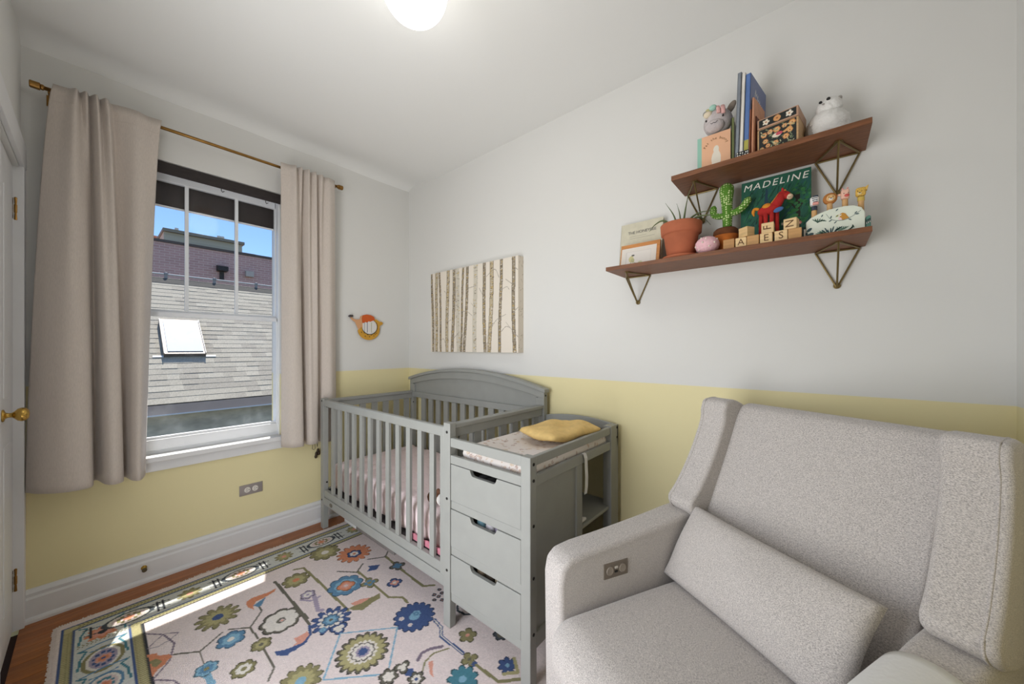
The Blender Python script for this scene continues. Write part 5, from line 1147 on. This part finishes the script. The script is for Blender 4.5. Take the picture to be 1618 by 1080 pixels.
# white plush
wp = thing('white_plush', 'fluffy white plush animal with black eyes at the right end of the upper shelf', 'plush', (2.77, -.09, SU))
FUR = mat('white_fur', (232, 230, 226), .95, bump=1., bscale=160); GFUR = mat('grey_fur', (172, 166, 160), .95, bump=1., bscale=160)
def fluffy(c, r, amp, nu=56, nv=36, rot=None):
    m_ = MB().ell(c, r, nu, nv, rot); rr = random.Random(3)
    m_.v = [tuple(Vector(v) + (Vector(v) - Vector(c)).normalized() * amp * (math.sin(v[0] * 410 + v[2] * 260) * math.sin(v[1] * 370 + v[2] * 190) + rr.uniform(-.4, .4) * (1 if abs((Vector(v) - Vector(c)).normalized().z) < .97 else 0))) for v in m_.v]; return m_
put('body', fluffy((2.768, -.085, SU + .064), (.060, .062, .062), .0026), FUR, wp, True)
put('head', fluffy((2.772, -.098, SU + .126), (.036, .036, .034), .0018), FUR, wp, True)
put('grey_side_fur', fluffy((2.722, -.088, SU + .050), (.018, .040, .044), .003, 30, 20), GFUR, wp, True)
for dx, dz, r in ((-.018, .010, .0050), (.003, .013, .0058)): put('eye', MB().ell((2.766 + dx, -.1325 + abs(dx) * .2, SU + .130 + dz), (r, .003, r), 12, 8), DARK, wp, True)
put('nose', MB().ell((2.755, -.135, SU + .128), (.004, .003, .003), 10, 6), GFUR, wp, True)
put('ear', fluffy((2.798, -.105, SU + .146), (.008, .006, .009), .001, 14, 10), GFUR, wp, True)
for dx in (-.03, .028): put('foot', fluffy((2.768 + dx, -.140, SU + .015), (.020, .020, .0145), .001, 20, 12), FUR, wp, True)

# ---------------------------------------------------------------- things on the walls
cv_ = thing('birch_canvas', 'stretched canvas print of pale birch trunks above the crib', 'wall art', (.84, -.025, 1.218))
cx0, cx1, cz0, cz1, cdp = .388, 1.294, 1.219, 1.838, .052
put('stretcher', bx(cx0, cx1, -cdp + .001, -.001, cz0, cz1), mat('canvas_cream', (228, 218, 202), .9, bump=.3, bscale=400), cv_, bev=.002)
W_, H_ = cx1 - cx0, cz1 - cz0
P9 = Paint(W_, H_, .0032, (230, 221, 207))
tr_ = [(.022, .026, 0, 2), (.072, .032, 1, 1), (.118, .020, 0, 0), (.205, .034, 1, 1), (.275, .032, 0, 1), (.325, .044, 2, 2), (.372, .020, 0, 0), (.415, .026, 0, 3), (.508, .042, 2, 2), (.602, .028, 0, 1), (.664, .034, 1, 1), (.752, .024, 0, 0), (.868, .028, 0, 2)]
for x_, w_, tone, sd_ in tr_:
    r_ = random.Random(int(x_ * 1000)); ph = r_.uniform(0, 6); sl_ = r_.uniform(-.03, .03) + (.05 if sd_ == 3 else 0)
    base = [(150, 138, 118), (190, 176, 148), (206, 198, 182)][tone]
    n_ = 40; pts = []; 
    for i in range(n_ + 1):
        zz = H_ * i / n_; c_ = x_ + sl_ * (zz / H_ - .5) + .004 * math.sin(zz * 9 + ph); pts.append((c_, zz))
    P9.poly([(c_ - w_ / 2, z_) for c_, z_ in pts] + [(c_ + w_ / 2, z_) for c_, z_ in pts[::-1]], base)
    for _ in range(int(170 * (1 if tone < 2 else .6))):
        i = r_.randrange(n_); c_, zz = pts[i]; zz += r_.uniform(0, H_ / n_); h_ = w_ / 2; a = r_.uniform(-h_, h_ * .7); b = a + r_.uniform(.002, h_ * .9)
        col = r_.choice([(104, 92, 78), (126, 112, 92), (176, 150, 96), (196, 168, 104), (214, 204, 188), (168, 160, 148)] if tone < 2 else [(176, 168, 150), (196, 190, 176), (200, 176, 116), (150, 142, 128)])
        P9.line([(c_ + a, zz), (c_ + min(b, h_), zz + r_.uniform(-.002, .002))], r_.uniform(.002, .006), col)
    if tone < 2:
        for sg in (-1, 1): P9.line([(c_ + sg * w_ * .46, z_) for c_, z_ in pts], .0034, (112, 100, 86))
for a in ([(.13, .09), (.16, .10), (.185, .06)], [(.19, .19), (.225, .235), (.25, .24)], [(.275, .10), (.33, .14), (.345, .15)], [(.37, .30), (.43, .29), (.48, .26)], [(.44, .46), (.52, .47)], [(.55, .45), (.585, .40)], [(.62, .52), (.70, .56), (.74, .50)], [(.68, .18), (.72, .22), (.80, .25)], [(.75, .13), (.80, .17), (.84, .16)], [(.77, .42), (.81, .43), (.83, .41)], [(.80, .20), (.86, .14), (.905, .10)], [(.80, .48), (.86, .44)], [(.868, .26), (.905, .29)], [(.165, .47), (.2, .44)], [(.64, .16), (.69, .20)], [(.47, .35), (.50, .32)], [(.86, .56), (.90, .53)]):
    P9.line([tuple(p) for p in catmull(a, 5)] if len(a) > 2 else a, .0034, (156, 146, 132))
put('print', P9.mesh('print', lambda X, Y, Z: np.stack([cx0 + X, np.full_like(X, -cdp), cz0 + Y], -1)), attr_mat('canvas_print', .85, bump=.15, bscale=500), cv_)
P10 = Paint(cdp - .002, H_, .003, (226, 216, 200))
for _ in range(26):
    a, b = random.uniform(0, cdp), random.uniform(0, H_); P10.line([(a, b), (a + random.uniform(-.02, .02), b + random.uniform(-.01, .02))], .003, (180, 168, 150))
put('wrapped_edge', P10.mesh('wrapped_edge', lambda X, Y, Z: np.stack([np.full_like(X, cx1 + .0004), -cdp + .001 + X, cz0 + Y], -1)), attr_mat('canvas_edge_print', .85), cv_)
# painted wooden wall figure on a peg
fg = thing('wall_figure', 'small painted wooden wall figure with an orange top and a spotted yellow crescent', 'wall ornament', (.012, -.39, 1.31))
def flatx(name, pts, x0, x1, m, parent, bev=.0015): return put(name, MB().prism(pts, x0, x1, 'x'), m, parent, bev=bev)
OC = mat('ochre_paint', (204, 152, 52), .5, var=.08, vscale=40)
outer = [(-.462 + .0, 1.392)] + [(-.378 + .092 * math.cos(t), 1.400 + .088 * math.sin(t)) for t in [math.radians(a) for a in range(190, 371, 12)]] + [(-.285, 1.43), (-.262, 1.440), (-.257, 1.455), (-.272, 1.464), (-.285, 1.462), (-.305, 1.474), (-.318, 1.482), (-.335, 1.470)]
inner = [(-.372 + .066 * math.cos(t), 1.418 + .062 * math.sin(t)) for t in [math.radians(a) for a in range(48, -181, -12)]]
cres = flatx('crescent', outer + inner, .010, .020, OC, fg)
flatx('crescent_outline', [(-.372 + .068 * math.cos(t), 1.418 + .064 * math.sin(t)) for t in [math.radians(a) for a in range(40, -176, -12)]] + [(-.372 + .0645 * math.cos(t), 1.418 + .0605 * math.sin(t)) for t in [math.radians(a) for a in range(-172, 41, 12)]], .0201, .0206, DARK, cres, 0)
for a, b in ((-.440, 1.372), (-.418, 1.368), (-.410, 1.342), (-.390, 1.355), (-.375, 1.338), (-.358, 1.352), (-.338, 1.346), (-.328, 1.360), (-.315, 1.368)):
    put('spot', MB().lathe([(.0045, .0200), (.0045, .0206)], (0, a, b), 8, 'x'), mat('brown_spot', (104, 70, 30), .6), cres)
wb = flatx('white_middle', [(-.372 + .063 * math.cos(t), 1.418 + .059 * math.sin(t)) for t in [math.radians(a) for a in range(0, 360, 15)]], .011, .017, mat('white_figure_paint', (226, 222, 216), .5), fg)
for y, c_ in ((-.415, (150, 156, 166)), (-.392, (92, 98, 130)), (-.357, (176, 170, 130))): put('stripe', bx(.0171, .0176, y - .0022, y + .0022, 1.372, 1.455), mat('figure_stripe', c_, .6), wb)
flatx('orange_top', [(-.432, 1.446), (-.437, 1.480), (-.428, 1.506), (-.400, 1.514), (-.365, 1.512), (-.338, 1.500), (-.328, 1.480), (-.334, 1.470), (-.350, 1.466), (-.368, 1.458), (-.380, 1.462), (-.394, 1.450), (-.408, 1.455), (-.420, 1.446)], .0105, .021, mat('orange_paint', (206, 92, 32), .5), fg)
flatx('tan_side', [(-.462, 1.392), (-.440, 1.388), (-.430, 1.41), (-.432, 1.446), (-.437, 1.480), (-.430, 1.506), (-.446, 1.498), (-.452, 1.474), (-.480, 1.470), (-.502, 1.474), (-.520, 1.488), (-.526, 1.480), (-.512, 1.464), (-.488, 1.448)], .0095, .0185, mat('tan_paint', (214, 160, 116), .5), fg)
put('peg', MB().lathe([(.006, 0), (.006, .012), (.010, .016), (.010, .028), (.007, .031)], (0, -.530, 1.494), 14, 'x'), mat('dark_grey_peg', (86, 78, 78), .4, metal=.4), fg)
put('peg', MB().lathe([(.005, 0), (.005, .010), (.008, .013), (.008, .022), (.006, .024)], (0, -.514, 1.496), 14, 'x'), mat('dark_grey_peg_b', (86, 78, 78), .4, metal=.4), fg)
# outlet
ol = thing('wall_outlet', 'grey steel duplex outlet plate on the yellow wall below the window', 'outlet', (0, -1.155, .355))
oy, oz = -1.1555, .3545
put('plate', MB().rbox((.003, oy, oz), (.003, .0615, .0325), .0025, 3), mat('brushed_steel', (168, 160, 156), .35, metal=.5), ol, True)
for s in (-1, 1):
    rc = put('receptacle', MB().lathe([(.0165, 0), (.0165, .0012)], (.006, oy + s * .0205, oz), 20, 'x'), mat('ivory_plastic', (228, 222, 212), .5), ol)
    for dz in (-.0062, .0062): put('slot', bx(.0072, .0076, oy + s * .0205 - .006, oy + s * .0205 + .002, oz + dz - .0011, oz + dz + .0011), DARK, rc)
    put('ground_hole', MB().lathe([(.0026, .0072), (.0026, .0077)], (0, oy + s * .0205 + .009, oz), 10, 'x'), DARK, rc)
put('plate_screw', MB().lathe([(.0025, .006), (.0022, .0068)], (0, oy, oz), 10, 'x'), mat('steel_screw', (150, 146, 142), .4, metal=.6), ol)
# door bumper on the baseboard
ds = thing('door_bumper', 'small round brass door bumper on the white baseboard', 'door stop', (.018, -1.63, .08))
put('bumper_base', MB().lathe([(.012, .018), (.012, .021), (.006, .023), (.005, .044)], (0, -1.632, .082), 14, 'x'), GOLD, ds, True)
put('bumper_tip', MB().lathe([(.007, .044), (.010, .046), (.010, .054), (.006, .057)], (0, -1.632, .082), 14, 'x'), mat('brown_rubber', (86, 76, 52), .7), ds, True)
# globe ceiling lamp
gl_ = thing('globe_lamp', 'lit opal glass globe lamp on the ceiling', 'ceiling lamp', (1.70, -1.10, CZ - .012))
gx, gy, gz, gr = 1.702, -1.099, 2.471, .11
OPAL = bpy.data.materials.new('lit_opal_glass'); OPAL.use_nodes = True; b_ = OPAL.node_tree.nodes['Principled BSDF']
b_.inputs['Base Color'].default_value = (.9, .88, .82, 1); b_.inputs['Roughness'].default_value = .15; b_.inputs['Emission Color'].default_value = (1., .985, .95, 1); b_.inputs['Emission Strength'].default_value = LAMP
put('globe', MB().ell((gx, gy, gz), (gr, gr, gr), 40, 24), OPAL, gl_, True)
put('fitter', MB().lathe([(.050, gz + .095), (.050, gz + .115), (.054, gz + .117), (.054, gz + .125), (.05, gz + .13)], (gx, gy, 0), 28), BRASS, gl_, True)
put('canopy', MB().lathe([(.05, gz + .128), (.07, gz + .134), (.075, CZ - .014), (.075, CZ - .006)], (gx, gy, 0), 28), BRASS, gl_, True)
